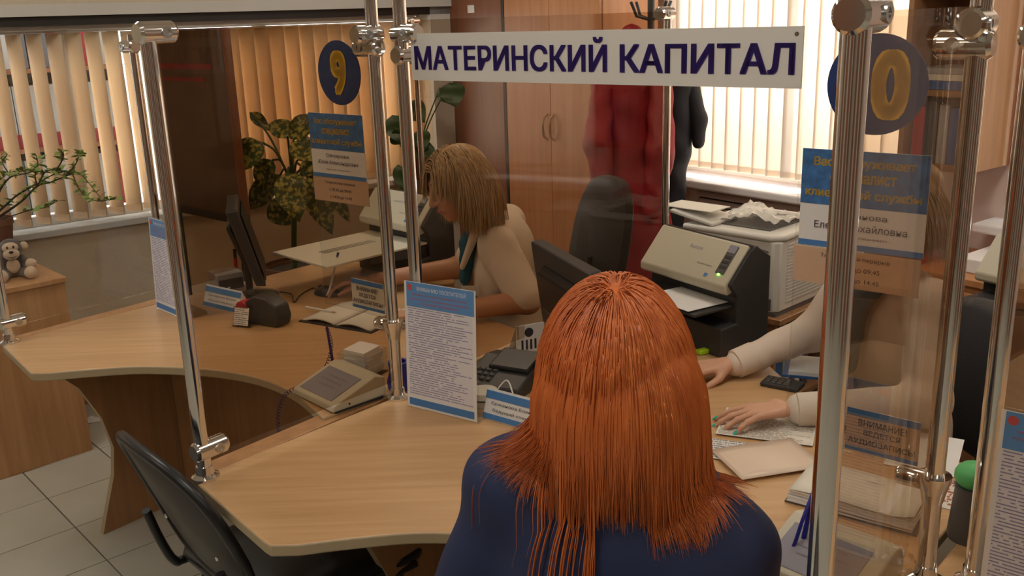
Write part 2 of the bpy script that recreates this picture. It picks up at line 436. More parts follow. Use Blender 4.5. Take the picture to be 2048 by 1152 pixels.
M('binder_red', (.28, .015, .03), .6)
M('binder_blue', (.03, .12, .35), .6)
M('board_brown', (.085, .04, .016), .4, var=.3, vscale=5)
M('mould_dark', (.02, .015, .012), .5)
M('gold_foil', (.75, .48, .12), .3, .6, bump=1, bscale=60)
M('ground', (.3, .3, .28), .9)
M('brass', (.65, .5, .28), .3, 1)
M('metal_grey', (.3, .29, .28), .4, .6)
translucent('blind_slat', (.92, .74, .52), .45)
translucent('blind_slat_back', (.93, .85, .76), .55)
emit('lamp_glow', (1, .93, .82), LAMP)
emit('led_green', (.2, 1, .1), 4)
printed('print_notice', 38, ink=(.26, .26, .46), paper=(.74, .73, .78), fill=.36, words=15, thr=.40)
printed('print_sheet', 34, ink=(.25, .22, .2), paper=(.74, .68, .58))
printed('print_small', 9, ink=(.2, .2, .22), paper=(.72, .7, .66))
printed('print_plate', 3, ink=(.08, .08, .12), paper=(.78, .79, .82), fill=.4, words=22)
printed('print_pattern', 12, ink=(.4, .12, .1), paper=(.72, .68, .58), fill=.8, words=14, thr=.55)
def variegated():
    m, n, b = nt('leaf_dieff'); b.inputs['Roughness'].default_value = .42
    tc = n.nodes.new('ShaderNodeTexCoord'); t = n.nodes.new('ShaderNodeTexNoise'); t.inputs['Scale'].default_value = 55; t.inputs['Detail'].default_value = 4
    link(n, tc, 'Object', t, 'Vector'); r = n.nodes.new('ShaderNodeValToRGB')
    r.color_ramp.elements[0].position = .47; r.color_ramp.elements[1].position = .60
    r.color_ramp.elements[0].color = (.045, .085, .02, 1); r.color_ramp.elements[1].color = (.42, .42, .10, 1)
    link(n, t, 'Fac', r, 'Fac'); link(n, r, 'Color', b, 'Base Color')
variegated()
def hairmat(name, c1, c2, rough=.36):
    m, n, b = nt(name); b.inputs['Roughness'].default_value = rough; b.inputs['Specular IOR Level'].default_value = .6
    tc = n.nodes.new('ShaderNodeTexCoord'); mp = n.nodes.new('ShaderNodeMapping'); mp.inputs['Scale'].default_value = (60, 60, 5)
    link(n, tc, 'Object', mp, 'Vector'); t = n.nodes.new('ShaderNodeTexNoise'); t.inputs['Scale'].default_value = 1.4; t.inputs['Detail'].default_value = 4
    link(n, mp, 'Vector', t, 'Vector'); r = n.nodes.new('ShaderNodeValToRGB'); r.color_ramp.elements[0].position = .3; r.color_ramp.elements[1].position = .7
    r.color_ramp.elements[0].color = (*c1, 1); r.color_ramp.elements[1].color = (*c2, 1); link(n, t, 'Fac', r, 'Fac'); link(n, r, 'Color', b, 'Base Color')
hairmat('hair_red', (.47, .10, .02), (.68, .185, .042), .36)
hairmat('hair_blonde', (.36, .22, .10), (.60, .42, .22), .45)
hairmat('hair_brown', (.22, .13, .06), (.36, .24, .12), .45)

# ------------------------------------------------------------------ room shell
K = Vector((.063, 5.79, 0))
def lw(s, z, out=0): return K - E1*s - E2*out + ZU*z           # on the left wall, s from the corner
def bw(t, z, out=0): return K + E2*t + E1*out + ZU*z           # on the back wall, t from the corner
ROOM_S, ROOM_T, ROOM_H = 6.6, 7.6, 2.75
def slab(m, axis, nrm, a0, a1, z0, z1, d0, d1, o=K, mi=0):
    m.obox(o+axis*((a0+a1)/2)+nrm*((d0+d1)/2)+ZU*((z0+z1)/2), axis, nrm, ZU, (a1-a0)/2, (d1-d0)/2, (z1-z0)/2, mi)
WIN1 = (.60, 4.3, .84, 1.74); WIN2 = (1.263, 2.645, .92, 2.3); WIN3 = (2.98, 3.66, .92, 2.3)
m = MB(); a = -E1; n = -E2
slab(m, a, n, -.2, ROOM_S, 0, WIN1[2], 0, .2); slab(m, a, n, -.2, ROOM_S, WIN1[3], ROOM_H, 0, .2)
slab(m, a, n, -.2, WIN1[0], WIN1[2], WIN1[3], 0, .2); slab(m, a, n, WIN1[1], ROOM_S, WIN1[2], WIN1[3], 0, .2)
wl = struct(m.build('wall_left', 'wall_paint', smooth=0), 'beige textured wall with a long low window', 'wall')
m = MB(); a = E2; n = E1
slab(m, a, n, 0, ROOM_T, 0, WIN2[2], 0, .2); slab(m, a, n, 0, ROOM_T, WIN2[3], ROOM_H, 0, .2)
slab(m, a, n, 0, WIN2[0], WIN2[2], WIN2[3], 0, .2); slab(m, a, n, WIN2[1], WIN3[0], WIN2[2], WIN2[3], 0, .2); slab(m, a, n, WIN3[1], ROOM_T, WIN2[2], WIN2[3], 0, .2)
wb = struct(m.build('wall_back', 'wall_pink', smooth=0), 'pinkish back wall with two bright windows', 'wall')
m = MB(); slab(m, -E1, E2, -.2, ROOM_S, 0, ROOM_H, ROOM_T, ROOM_T+.2); struct(m.build('wall_right', 'wall_far', smooth=0), 'plain wall on the right side', 'wall')
m = MB(); slab(m, E2, -E1, -.2, ROOM_T+.2, 0, ROOM_H, ROOM_S, ROOM_S+.2); struct(m.build('wall_front', 'wall_far', smooth=0), 'plain wall behind the viewer', 'wall')
m = MB(); slab(m, -E1, E2, -.2, ROOM_S+.2, ROOM_H, ROOM_H+.1, -.2, ROOM_T+.2); struct(m.build('ceiling', 'ceiling_white', smooth=0), 'white ceiling with square lamps', 'ceiling')
def door(n, o, axis, nrm, a0, lb):  # unseen doors, added so the chrome poles reflect dark streaks
    d = thing('door_%d' % n, lb, 'door', (0, 0, 0)); d['kind'] = 'structure'
    m = MB(); slab(m, axis, nrm, a0, a0+.9, 0, 2.05, -.03, .0, o); m.build('door_leaf', 'dark_wardrobe', d, smooth=0)
    for q in (a0-.07, a0+.9): m = MB(); slab(m, axis, nrm, q, q+.07, 0, 2.12, -.05, 0, o); m.build('door_frame', 'mould_dark', d, smooth=0)
    m = MB(); slab(m, axis, nrm, a0+.8, a0+.83, 1.0, 1.14, -.07, -.03, o); m.build('door_handle', 'brushed', d, smooth=0)
for i, a0 in enumerate((.8, 2.6, 4.4, 6.0)): door(i+1, K-E1*ROOM_S, E2, -E1, a0, ('first', 'second', 'third', 'fourth')[i]+' added dark brown door behind the viewer, for streaks in the chrome')
for i, a0 in enumerate((.7, 2.4, 4.2)): door(i+5, K+E2*ROOM_T, -E1, E2, a0, ('first', 'second', 'third')[i]+' added dark brown door in the right side wall, for streaks in the chrome')
# floor: grout slab with tile pattern; the tiles one can tell apart are laid on it one by one
def floor_mat():
    mm, n, b = nt('floor_far'); b.inputs['Roughness'].default_value = .4
    tc = n.nodes.new('ShaderNodeTexCoord'); mp = n.nodes.new('ShaderNodeMapping'); mp.vector_type = 'TEXTURE'
    mp.inputs['Location'].default_value = (-1.581, 3.03, 0); mp.inputs['Rotation'].default_value = (0, 0, R_(-47.9)); link(n, tc, 'Object', mp, 'Vector')
    br = n.nodes.new('ShaderNodeTexBrick'); br.offset = 0; br.inputs['Scale'].default_value = 1; br.inputs['Brick Width'].default_value = .302; br.inputs['Row Height'].default_value = .302; br.inputs['Mortar Size'].default_value = .003
    br.inputs['Color1'].default_value = (.47, .45, .37, 1); br.inputs['Color2'].default_value = (.44, .42, .35, 1); br.inputs['Mortar'].default_value = (.13, .12, .1, 1)
    link(n, mp, 'Vector', br, 'Vector'); link(n, br, 'Color', b, 'Base Color')
floor_mat()
m = MB(); slab(m, -E1, E2, -.2, ROOM_S+.2, -.1, -.004, -.2, ROOM_T+.2)
floor = struct(m.build('floor', 'floor_far', smooth=0), 'floor of greyish square tiles', 'floor')
G0 = Vector((-1.581, 3.03, 0)); ga = R_(-47.9); G1 = Vector((math.cos(ga), math.sin(ga), 0)); G2 = Vector((-math.sin(ga), math.cos(ga), 0))
tm = None; TP = .302; h = TP/2-.0022; ntile = 0
for i in range(-9, 10):
    for j in range(-9, 10):
        c = G0+G1*(TP*(i+.5))+G2*(TP*(j+.5))
        rel = c-K
        if not (-2.9 < c.x < .6 and .9 < c.y < 4.5) or rel.dot(E2) < .2 or ntile >= 190: continue
        if tm is None:
            mm = MB().box(-h, h, -h, h, -.0035, 0); to = mm.build('tile', 'tile', floor, smooth=0, bevel=.0015, segs=1); tm = to.data
        else:
            to = bpy.data.objects.new('tile', tm); C.objects.link(to); to.parent = floor
            md = to.modifiers.new('bevel', 'BEVEL'); md.width = .0015; md.segments = 1
        to.location = (c.x, c.y, 0); to.rotation_euler = (0, 0, ga); ntile += 1
m = MB(); slab(m, -E1, E2, .0, ROOM_S, 0, .075, 0, .016); struct(m.build('baseboard_left', 'panel_wood', smooth=0), 'brown wooden baseboard under the long window', 'baseboard')
# left window: ledge, frame, panes
m = MB(); slab(m, -E1, E2, .5, 4.4, .815, .845, -.2, .035); struct(m.build('trim_1', 'wall_white', smooth=0, bevel=.004), 'pale ledge under the long left window', 'ledge')
m = MB(); slab(m, -E1, E2, .45, 4.4, WIN1[3]-.02, WIN1[3]+.03, -.12, .03); struct(m.build('trim_2', 'mould_dark', smooth=0), 'dark strip along the head of the long window', 'trim')
m = MB(); slab(m, -E1, E2, .42, 4.4, WIN1[3]+.02, WIN1[3]+.07, -.02, .05); struct(m.build('trim_3', 'wall_white', smooth=0), 'white rail above the long window', 'trim')
m = MB(); slab(m, -E1, E2, .46, .60, 0, 1.8, 0, .03); struct(m.build('trim_4', 'wall_white', smooth=0), 'white upright casing at the far end of the long window', 'trim')
def window(name, o, axis, nrm, a0, a1, z0, z1, nm):
    w = thing(name, 'white framed window behind vertical blinds', 'window', (0, 0, 0)); w['kind'] = 'structure'
    m = MB(); f = .05
    slab(m, axis, nrm, a0, a1, z0, z0+f, .1, .16); slab(m, axis, nrm, a0, a1, z1-f, z1, .1, .16); slab(m, axis, nrm, a0, a0+f, z0+f, z1-f, .1, .16); slab(m, axis, nrm, a1-f, a1, z0+f, z1-f, .1, .16)
    for k in range(1, nm):
        c = a0+(a1-a0)*k/nm; slab(m, axis, nrm, c-f/2, c+f/2, z0+f, z1-f, .1, .16)
    m.build('window_frame', 'white_plastic', w, smooth=0)
    for k in range(nm):
        b0 = a0+(a1-a0)*k/nm; b1 = a0+(a1-a0)*(k+1)/nm
        p = MB(); slab(p, axis, nrm, b0+.02, b1-.02, z0+.04, z1-.04, .126, .134); p.build('pane', 'window_glass', w, smooth=0)
    return w
window('window_1', K, -E1, -E2, *WIN1, 4)['label'] = 'long low window on the left behind peach blinds'
window('window_2', K, E2, E1, *WIN2, 2)['label'] = 'bright window behind the printer and the sign'
window('window_3', K, E2, E1, *WIN3, 2)['label'] = 'bright window at the far right beyond the bookshelf'
for (t0, t1), nm, lb in (((WIN2[0]-.05, WIN2[1]+.05), 'trim_5', 'white sill under the bright middle window'), ((WIN3[0]-.08, WIN3[1]+.05), 'trim_6', 'white sill of the far right window')):
    m = MB(); slab(m, E2, E1, t0, t1, .885, .92, -.16, .1); struct(m.build(nm, 'sill_white', smooth=0, bevel=.008), lb, 'sill')

# ------------------------------------------------------------------ blinds: every slat a part
def blind(name, label, axis, nrm, a0, a1, z0, z1, beta, mat, pitch=.08, w=.089, off=.03):
    ang = math.atan2(axis.y, axis.x)
    b = thing(name, label, 'window blind', K+axis*a0+ZU*z0-nrm*off, ang); H = z1-z0
    sd = 1 if (Vector((-math.sin(ang), math.cos(ang), 0)).dot(nrm)) > 0 else -1
    MB().box(0, a1-a0, -.02, .02, H-.035, H).build('headrail', 'white_plastic', b, bevel=.004)
    sm = None; hm = None
    for k in range(int((a1-a0)/pitch)):
        if sm is None:
            s_ = MB().grid(lambda u, v: Vector(((u-.5)*w, .006*(1-(2*u-1)**2), .004+v*(H-.05))), 4, 3)
            o = s_.build('slat', mat, b, smooth=60, thick=.0012); sm = o.data
            q = MB().box(-w*.46, w*.46, .001, .007, .0, .03).build('slat_weight', mat, o); hm = q.data
        else:
            o = bpy.data.objects.new('slat', sm); C.objects.link(o); o.parent = b
            md = o.modifiers.new('thick', 'SOLIDIFY'); md.thickness = .0012; md.offset = 0
            q = bpy.data.objects.new('slat_weight', hm); C.objects.link(q); q.parent = o
        o.location = (pitch*(k+.5), 0, 0); o.rotation_euler = (0, 0, beta+random.uniform(-.05, .05))
    return b
blind('vertical_blind', 'peach vertical blind with open slats across the long left window', -E1, -E2, .63, 4.25, .865, 1.735, R_(-56), 'blind_slat', off=-.05)
blind('vertical_blind', 'glowing pale blind with closed slats behind the white lettered sign', E2, E1, WIN2[0]-.02, WIN2[1]+.02, .962, 2.32, R_(12), 'blind_slat_back')
blind('vertical_blind', 'glowing pale blind at the far right edge beyond the bookshelf', E2, E1, WIN3[0]-.02, WIN3[1]+.02, .962, 2.32, R_(12), 'blind_slat_back')
# radiator grille under the middle window
g = thing('radiator_grille', 'pinkish slatted radiator cover under the bright window', 'radiator cover', bw(1.42, .22), math.atan2(E2.y, E2.x))
m = MB()
for (x0, x1, z0, z1) in ((0, 1.2, .63, .67), (0, 1.2, 0, .04), (0, .045, .04, .63), (1.155, 1.2, .04, .63)): m.box(x0, x1, -.03, 0, z0, z1)
m.build('frame', 'wall_pink', g, smooth=0, bevel=.004)
MB().box(.045, 1.155, -.006, -.001, .04, .63).build('backing', 'black', g, smooth=0)
sm = None
for k in range(16):
    if sm is None:
        o = MB().add([(.045, -.026, 0), (1.155, -.026, 0), (1.155, -.008, .022), (.045, -.008, .022), (.045, -.022, -.004), (1.155, -.022, -.004), (1.155, -.004, .018), (.045, -.004, .018)], [(0, 1, 2, 3), (7, 6, 5, 4), (0, 4, 5, 1), (3, 2, 6, 7), (0, 3, 7, 4), (1, 5, 6, 2)]).build('slat', 'wall_pink', g, smooth=0); sm = o.data
    else:
        o = bpy.data.objects.new('slat', sm); C.objects.link(o); o.parent = g
    o.location = (0, 0, .055+k*.0365)
# outdoors and the shelf beyond the left window
m = MB().box(-40, 40, -40, 40, -.35, -.3); struct(m.build('ground', 'ground', smooth=0), 'paved ground outside the windows', 'ground')
sh = thing('binder_shelf', 'tall shelf of office folders seen through the gaps of the left blind', 'shelf', lw(4.4, 0, .75), math.atan2(E1.y, E1.x))
MB().box(0, 2.35, .26, .28, 0, 2.1).build('back_panel', 'dark_grey', sh, smooth=0)
for z in (.3, .78, 1.13, 1.52, 1.9): MB().box(0, 2.35, -.05, .26, z-.02, z).build('shelf_board', 'dark_wardrobe', sh, smooth=0)
for i, x in enumerate((0, 1.17, 2.33)): MB().box(x, x+.02, -.05, .26, 0, 2.1).build('side_panel', 'dark_wardrobe', sh, smooth=0)
for zi, z in enumerate((.78, 1.13, 1.52)):
    x = .04
    while x < 2.26:
        w_ = random.choice((.05, .075, .075))
        if not 1.1 < x < 1.2:
            col = random.choice(('binder_white', 'binder_grey', 'binder_white', 'binder_red') if zi != 1 else ('binder_white', 'binder_grey', 'binder_white'))
            hb = .29 if zi != 1 else .31
            bi = tag(MB().box(x, x+w_-.004, 0, .22, z+.001, z+hb).build('ring_binder', col, smooth=0, bevel=.003), None, None)
            bi.location = sh.location; bi.rotation_euler = sh.rotation_euler
            tag(bi, {'binder_white': 'pale', 'binder_grey': 'dark grey', 'binder_red': 'red'}[col]+' ring binder '+('on the low', 'on the middle', 'on the high')[zi]+' shelf beyond the left blind', 'binder', 'ring binders beyond the left blind')
            if zi == 1: MB().box(x-.0005, x+w_-.0035, -.003, .0, z+.001, z+.07).build('spine_label', 'binder_red', bi, smooth=0)
        x += w_
# ceiling lamps (the room's own light)
k = 0
for s in (1.3, 3.3, 5.3):
    for t in (1.3, 3.6, 5.9):
        p = K - E1*s + E2*t
        L = thing('ceiling_lamp', 'square recessed ceiling lamp, row %s from the %s windows, %s' % (('one', 'two', 'three')[[1.3, 3.3, 5.3].index(s)], 'bright', ('nearest the long left window', 'in the middle of its row', 'nearest the right wall')[[1.3, 3.6, 5.9].index(t)]), 'lamp', (p.x, p.y, ROOM_H), math.atan2(E2.y, E2.x), 'ceiling lamps')
        mm = MB()
        for (x0, x1, y0, y1) in ((-.3, .3, -.3, -.28), (-.3, .3, .28, .3), (-.3, -.28, -.28, .28), (.28, .3, -.28, .28)): mm.box(x0, x1, y0, y1, -.03, 0)
        mm.build('frame', 'white_plastic', L, smooth=0); MB().box(-.28, .28, -.28, .28, -.022, -.004).build('diffuser', 'lamp_glow', L, smooth=0)

# ------------------------------------------------------------------ desks
def off(p, d): return (p[0]+d.x, p[1]+d.y)
front = spline([(-.458, 1.592, 0), (-.31, 1.618, 0), (-.163, 1.627, 0), (.04, 1.585, 0), (.2, 1.505, 0), (.33, 1.38, 0), (.44, 1.205, 0)], 4)
work = spline([(1.0, 1.80, 0), (.90, 1.90, 0), (.80, 2.06, 0), (.725, 2.3, 0), (.705, 2.55, 0), (.77, 2.80, 0)], 4)
outline = [(-.708, 1.885), (-.70, 1.872), (-.685, 1.852), (-.49, 1.615), (-.475, 1.60)]+[(p.x, p.y) for p in front[1:]]+[(.70, 1.47)]+[(p.x, p.y) for p in work]+[(.765, 2.83), (.74, 2.85), (.42, 3.1), (.40, 3.1), (-.690, 1.905)]
def desk(D, label, pu, pv0, legs=True):
    d = thing('service_desk', label, 'desk', (PA.x+D.x, PA.y+D.y, 0))
    dv = D
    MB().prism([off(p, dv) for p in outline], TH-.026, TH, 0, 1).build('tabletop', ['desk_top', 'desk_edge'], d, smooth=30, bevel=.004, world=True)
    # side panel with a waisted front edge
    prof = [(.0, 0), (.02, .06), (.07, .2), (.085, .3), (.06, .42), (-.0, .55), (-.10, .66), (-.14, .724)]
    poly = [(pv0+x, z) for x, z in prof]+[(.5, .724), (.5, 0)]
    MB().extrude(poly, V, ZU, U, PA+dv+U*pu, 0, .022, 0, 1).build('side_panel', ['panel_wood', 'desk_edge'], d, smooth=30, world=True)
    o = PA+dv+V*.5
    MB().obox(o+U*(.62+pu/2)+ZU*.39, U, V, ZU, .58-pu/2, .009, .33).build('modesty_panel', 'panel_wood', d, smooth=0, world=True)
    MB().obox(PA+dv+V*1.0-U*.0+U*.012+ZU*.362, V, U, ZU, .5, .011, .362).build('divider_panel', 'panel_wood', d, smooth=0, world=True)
    # narrow ledge beside the glass
    MB().obox(PA+dv+V*.30-U*.047+ZU*(TH-.018), V, U, ZU, .28, .03, .012).build('glass_ledge', 'cabinet_wood', d, smooth=0, bevel=.003, world=True)
    return d
desk(Vector((0, 0, 0)), 'beech service desk at which the red-haired visitor sits', .2, .25)
desk(S9, 'beech service desk with concave front, beside the grey-beige wall', .03, .167)
desk(S11, 'beech service desk at the right edge beyond the thick near pole', .03, .167)

# ------------------------------------------------------------------ glass partition
def clamp(m, c, ax, L=.075, r=.024):
    m.lathe([(.0, -L/2), (r*.8, -L/2), (r, -L/2+.006), (r, L/2-.006), (r*.8, L/2), (.0, L/2)], c, ax, 18)
def screw(m, c, ax):
    m.lathe([(.0, 0), (.011, 0), (.011, .004), (.006, .004), (.006, .002), (0, .002)], c, ax, 14)
def pole(label, p, z0, z1, clamps=(), cup=None, r=.0155, base=True):
    t = thing('partition_pole', label, 'pole', (p.x, p.y, z0), 0, 'chrome poles of the glass partition')
    H = z1-z0
    MB().tube([(0, 0, .0), (0, 0, H)], r, 24).build('tube', 'chrome', t, smooth=50)
    if base:
        MB().lathe([(0, 0), (.03, 0), (.03, .006), (.02, .012), (.018, .03), (.0, .03)], (0, 0, 0), n=24).build('base_flange', 'chrome', t, smooth=40)
    for z, ax in clamps:
        ax = Vector(ax).normalized(); side = ax.cross(ZU)
        m = MB(); clamp(m, ax*.018+ZU*(z-z0), ax, .08, .022); o = m.build('clamp', 'chrome', t, smooth=35)
        m = MB(); sd = side if side.y < 0 else -side
        screw(m, ax*.03+ZU*(z-z0)+sd*.0205, sd); m.build('screw', 'brushed', o, smooth=30)
    if cup is not None:
        m = MB(); m.lathe([(.0, -.03), (.017, -.03), (.021, -.01), (.027, .012), (.027, .018), (.0, .016)], (0, 0, cup-z0), n=24); o = m.build('cup_clamp', 'chrome', t, smooth=35)
        m = MB(); clamp(m, -U*.035+ZU*(cup-z0+.003), -U, .05, .017); m.build('glass_clip', 'chrome', o, smooth=35)
    return t
CT = 1.668
pole('chrome pole on the corner of the near desk, left of the number nine pane', PA, TH, 1.70, ((1.69, V), (.815, V)))
pole('chrome pole carrying the number nine pane, above the signature pad', PB, TH, 2.75, ((CT, -V), (CT-.03, -U)), cup=.944)
pole('chrome pole at the left end of the white lettered sign', PB2, TH, 2.75, ((CT, U), (CT-.05, V)), r=.0165)
pole('thick chrome pole in the right foreground, in front of the number ten', PC, TH, 1.70, ((1.69, V), (.815, V)), r=.0165)
pole('chrome pole carrying the number ten pane, with a cup clamp above the papers', PE, TH, 2.75, ((CT, -V), (CT-.03, -U)), cup=.93, r=.0155)
pole('dark chrome pole at the right edge beside the tall notice', PE2, TH, 2.75, ((CT-.02, V),), r=.0155)
pole('slim chrome pole rising behind the cream scanner, beside the red coat', PD, 0, 1.71, ((1.69, -V),), r=.013, base=False)
pole('chrome pole on the far corner of the left desk, at the left edge', PA+S9, TH, 1.70, ((1.69, V), (.815, V)))
PB0 = Vector((-1.245, 3.295, 0))
pole('slim chrome pole seen just left of the corner pole, by the open blind', PB0, TH, 1.68, ((1.64, -U), (1.0, V)), r=.013)
PD0 = PD+S9
pole('chrome pole behind the dumb cane leaves and the far scanner', PD0, 0, 1.71, ((1.69, -V),), r=.013, base=False)
def pane(label, a, b, z0, z1, mat='bronze_glass', inset=.02, th=.004):
    d = (b-a).normalized(); n = Vector((-d.y, d.x, 0)); a2 = a+d*inset; b2 = b-d*inset; c = (a2+b2)/2
    t = MB().obox((0, 0, (z1-z0)/2), d, n, ZU, (b2-a2).length/2, th, (z1-z0)/2).build('glass_panel', mat, smooth=0)
    t.location = (c.x, c.y, z0); return tag(t, label, 'glass panel', 'glass panels of the partition')
GT = 1.692
pane('bronze glass pane between the corner pole and the number nine pole', PA, PB, .80, GT)
pane('bronze glass pane standing between the blonde clerk and the cream scanner', PB2, PD, .80, GT+.005)
pane('bronze glass pane right of the thick foreground pole', PC, PE, .80, GT)
pane('nearly clear glass pane in front of the open blind at the left edge', PA+S9, PB0, .80, GT, 'window_glass')
pane('bronze glass pane in front of the dumb cane plant', PB0+(PB2-PB), PD0, .80, GT)
pane('bronze glass pane at the far right beside the dark pole', PE2, PE2+V*1.2, .80, GT)
P9 = PB-U*.27; P10 = PE-U*.27
pane('narrow glass pane bearing the number nine and its clerk card', P9, PB, .965, 1.68, 'window_glass', inset=.01)
pane('narrow glass pane bearing the number ten and its clerk card', P10, PE, .95, 1.68, 'window_glass', inset=.01)

# ------------------------------------------------------------------ signs
X = Vector((1, 0, 0)); Z = Vector((0, 0, 1))
s0 = Vector((-.215, 2.275, 0)); s1 = Vector((.512, 1.672, 0)); sd = s1-s0; SL = sd.length; sc = (s0+s1)/2
sg = thing('hanging_sign', 'long white sign with dark violet capital letters above the visitor', 'sign', (sc.x, sc.y, 1.562), math.atan2(sd.y, sd.x))
MB().box(-SL/2, SL/2, -.002, .002, 0, .105).build('board', 'sign_board', sg, smooth=0)
textmesh('lettering', 'МАТЕРИНСКИЙ', SL*.565, .0685, 'sign_ink', sg, (SL*(.2945-.5), -.0032, .0578), bold=.032)
textmesh('lettering', 'КАПИТАЛ', SL*.379, .054, 'sign_ink', sg, (SL*(.7975-.5), -.0032, .0505), bold=.032)
for x in (-SL/2+.012, SL/2-.012): MB().lathe([(0, -.002), (.004, -.002), (.004, .008), (0, .008)], (x, 0, .092), (0, 1, 0), 12).build('clip', 'chrome', sg)
def number(label, base, txt, t, w):
    p = base-U*t-V*.0052
    d = thing('number_disc', label, 'number sign', (p.x, p.y, 1.578), UA)
    MB().lathe([(0, -.0012), (.078, -.0012), (.078, .0012), (0, .0012)], (0, 0, 0), (0, 1, 0), 48).build('disc', 'disc_blue', d, smooth=30)
    for ch_, x_, w_ in txt: textmesh('numeral', ch_, w_, .108, 'disc_yellow', d, (x_, -.0022, 0), bold=.06)
number('blue disc with a yellow nine on the left narrow pane', PB, (('9', 0, .058),), .125, 0)
number('blue disc with a yellow ten half hidden by the thick pole', PE, (('1', -.040, .034), ('0', .022, .060)), .14, 0)
def clerk_card(label, base, t, z0, name1, name2, rest):
    p = base-U*t-V*.0052; w, h = .205, .163
    d = thing('clerk_card', label, 'notice', (p.x, p.y, z0), UA, 'clerk cards')
    MB().box(-w/2, w/2, -.001, .001, 0, h).build('sheet', 'paper', d, smooth=0)
    MB().box(-w/2, w/2, -.0016, -.001, h*.44, h).build('blue_field', 'card_blue', d, smooth=0)
    MB().box(-w/2, w/2, -.0016, -.001, 0, h*.06).build('blue_stripe', 'bar_blue', d, smooth=0)
    for i, (tx, ww) in enumerate((('Вас обслуживает', .8), ('специалист', .52), ('клиентской службы', .92))):
        textmesh('lettering', tx, w*ww, .0185, 'gold_text', d, (0, -.0022, h*(.87-.155*i)), bold=.035)
    textmesh('lettering', name1, w*.42, .0115, 'ink', d, (0, -.0022, h*.345)); textmesh('lettering', name2, w*.74, .0125, 'ink', d, (0, -.0022, h*.235))
    textmesh('lettering', 'ведущий специалист', w*.45, .005, 'ink', d, (0, -.0022, h*.13))
    return d
clerk_card('blue and white clerk card under the number nine', PB, .155, 1.315, 'Овчарова', 'Юлия Александровна', 0)
clerk_card('blue and white clerk card under the number ten', PE, .15, 1.31, 'Ержанова', 'Елена Михайловна', 0)
for base, t, z0, lb in ((PB, .155, 1.252, 'plain tan break-time sheet below the number nine card'), (PE, .155, 1.245, 'plain tan break-time sheet below the number ten card')):
    p = base-U*t-V*.005; d = thing('break_sheet', lb, 'notice', (p.x, p.y, z0), UA)
    MB().box(-.105, .105, -.0008, .0008, 0, .062).build('sheet', 'tan_paper', d, smooth=0)
    for i, (tx, ww) in enumerate((('Технический перерыв', .115), ('с 09:30 до 09:45', .085), ('с 14:30 до 14:45', .085))):
        textmesh('lettering', tx, ww, .009, 'ink', d, (.0, -.0016, .05-.0185*i))
for base, t, z0, lb in ((PB, .082, .977, 'small audio recording notice by the pen hand of the blonde clerk'), (PE, .088, .957, 'small audio recording notice above the stacked forms')):
    p = base-U*t-V*.0052; d = thing('audio_notice', lb, 'notice', (p.x, p.y, z0), UA); w, h = .122, .078
    MB().box(-w/2, w/2, -.001, .001, 0, h).build('sheet', 'tan_paper' if base is PE else 'paper_cream', d, smooth=0)
    MB().box(-w/2, w/2, -.0016, -.001, h*.84, h).build('blue_band', 'bar_blue', d, smooth=0); MB().box(-w/2, w/2, -.0016, -.001, 0, h*.1).build('blue_stripe', 'bar_blue', d, smooth=0)
    for i, (tx, ww) in enumerate((('ВНИМАНИЕ!', .66), ('ВЕДЕТСЯ', .5), ('АУДИОЗАПИСЬ!', .92))): textmesh('lettering', tx, w*ww, .0125, 'ink', d, (0, -.0022, h*(.70-.225*i)), bold=.01)

# ------------------------------------------------------------------ furniture
def rz(v): return math.atan2(v.y, v.x)
def at(x, y, Y):
    d = pxray(x, y); t = Y/d.y; return Vector((d.x*t, Y, CAM_H+d.z*t))
# low cabinet at the left
c0 = Vector((-1.786, 3.67, 0)); cd = Vector((-.262, -.25, 0)).normalized()
cb = thing('low_cabinet', 'low wooden cabinet carrying the toy monkey and potted bush', 'cabinet', c0, rz(cd))
MB().box(0, .75, -.40, 0, .0, .735).build('body', 'cabinet_wood', cb, smooth=0)
MB().box(-.008, .76, -.405, .012, .735, .757).build('top', 'cabinet_wood', cb, smooth=0, bevel=.003)
# wardrobes along the back wall
fr0 = Vector((.02, 5.10, 0)); wdx = rz(E2)
w1 = thing('wardrobe', 'dark brown wardrobe in the corner behind the blonde clerk', 'wardrobe', fr0-E2*.02, wdx)
MB().box(-.60, 0, .0, .36, 0, 2.2).build('body', 'dark_wardrobe', w1, smooth=0)
MB().box(-.598, -.004, -.02, -.001, .06, 2.18).build('door', 'dark_wardrobe', w1, smooth=0, bevel=.002)
MB().box(-.30, -.24, -.0215, -.0195, 1.72, 1.76).build('inventory_tag', 'paper', w1, smooth=0)
w2 = thing('wardrobe', 'orange-brown wardrobe with two bow handles beside the red coat', 'wardrobe', fr0+E2*.0, wdx)
MB().box(.0, .725, .0, .36, 0, 2.2).build('body', 'wardrobe_wood', w2, smooth=0)
MB().box(-.018, -.002, -.02, .36, 0, 2.2).build('dark_edge', 'mould_dark', w2, smooth=0)
for i in (0, 1):
    d = MB().box(.003+i*.361, .361+i*.361, -.02, -.001, .06, 2.18).build('door', 'wardrobe_wood', w2, smooth=0, bevel=.002)
    x = .335+i*.052
    MB().tube([(x, -.02, 1.09), (x, -.045, 1.11), (x, -.052, 1.155), (x, -.045, 1.20), (x, -.02, 1.22)], .006, 8).build('handle', 'brass', d)
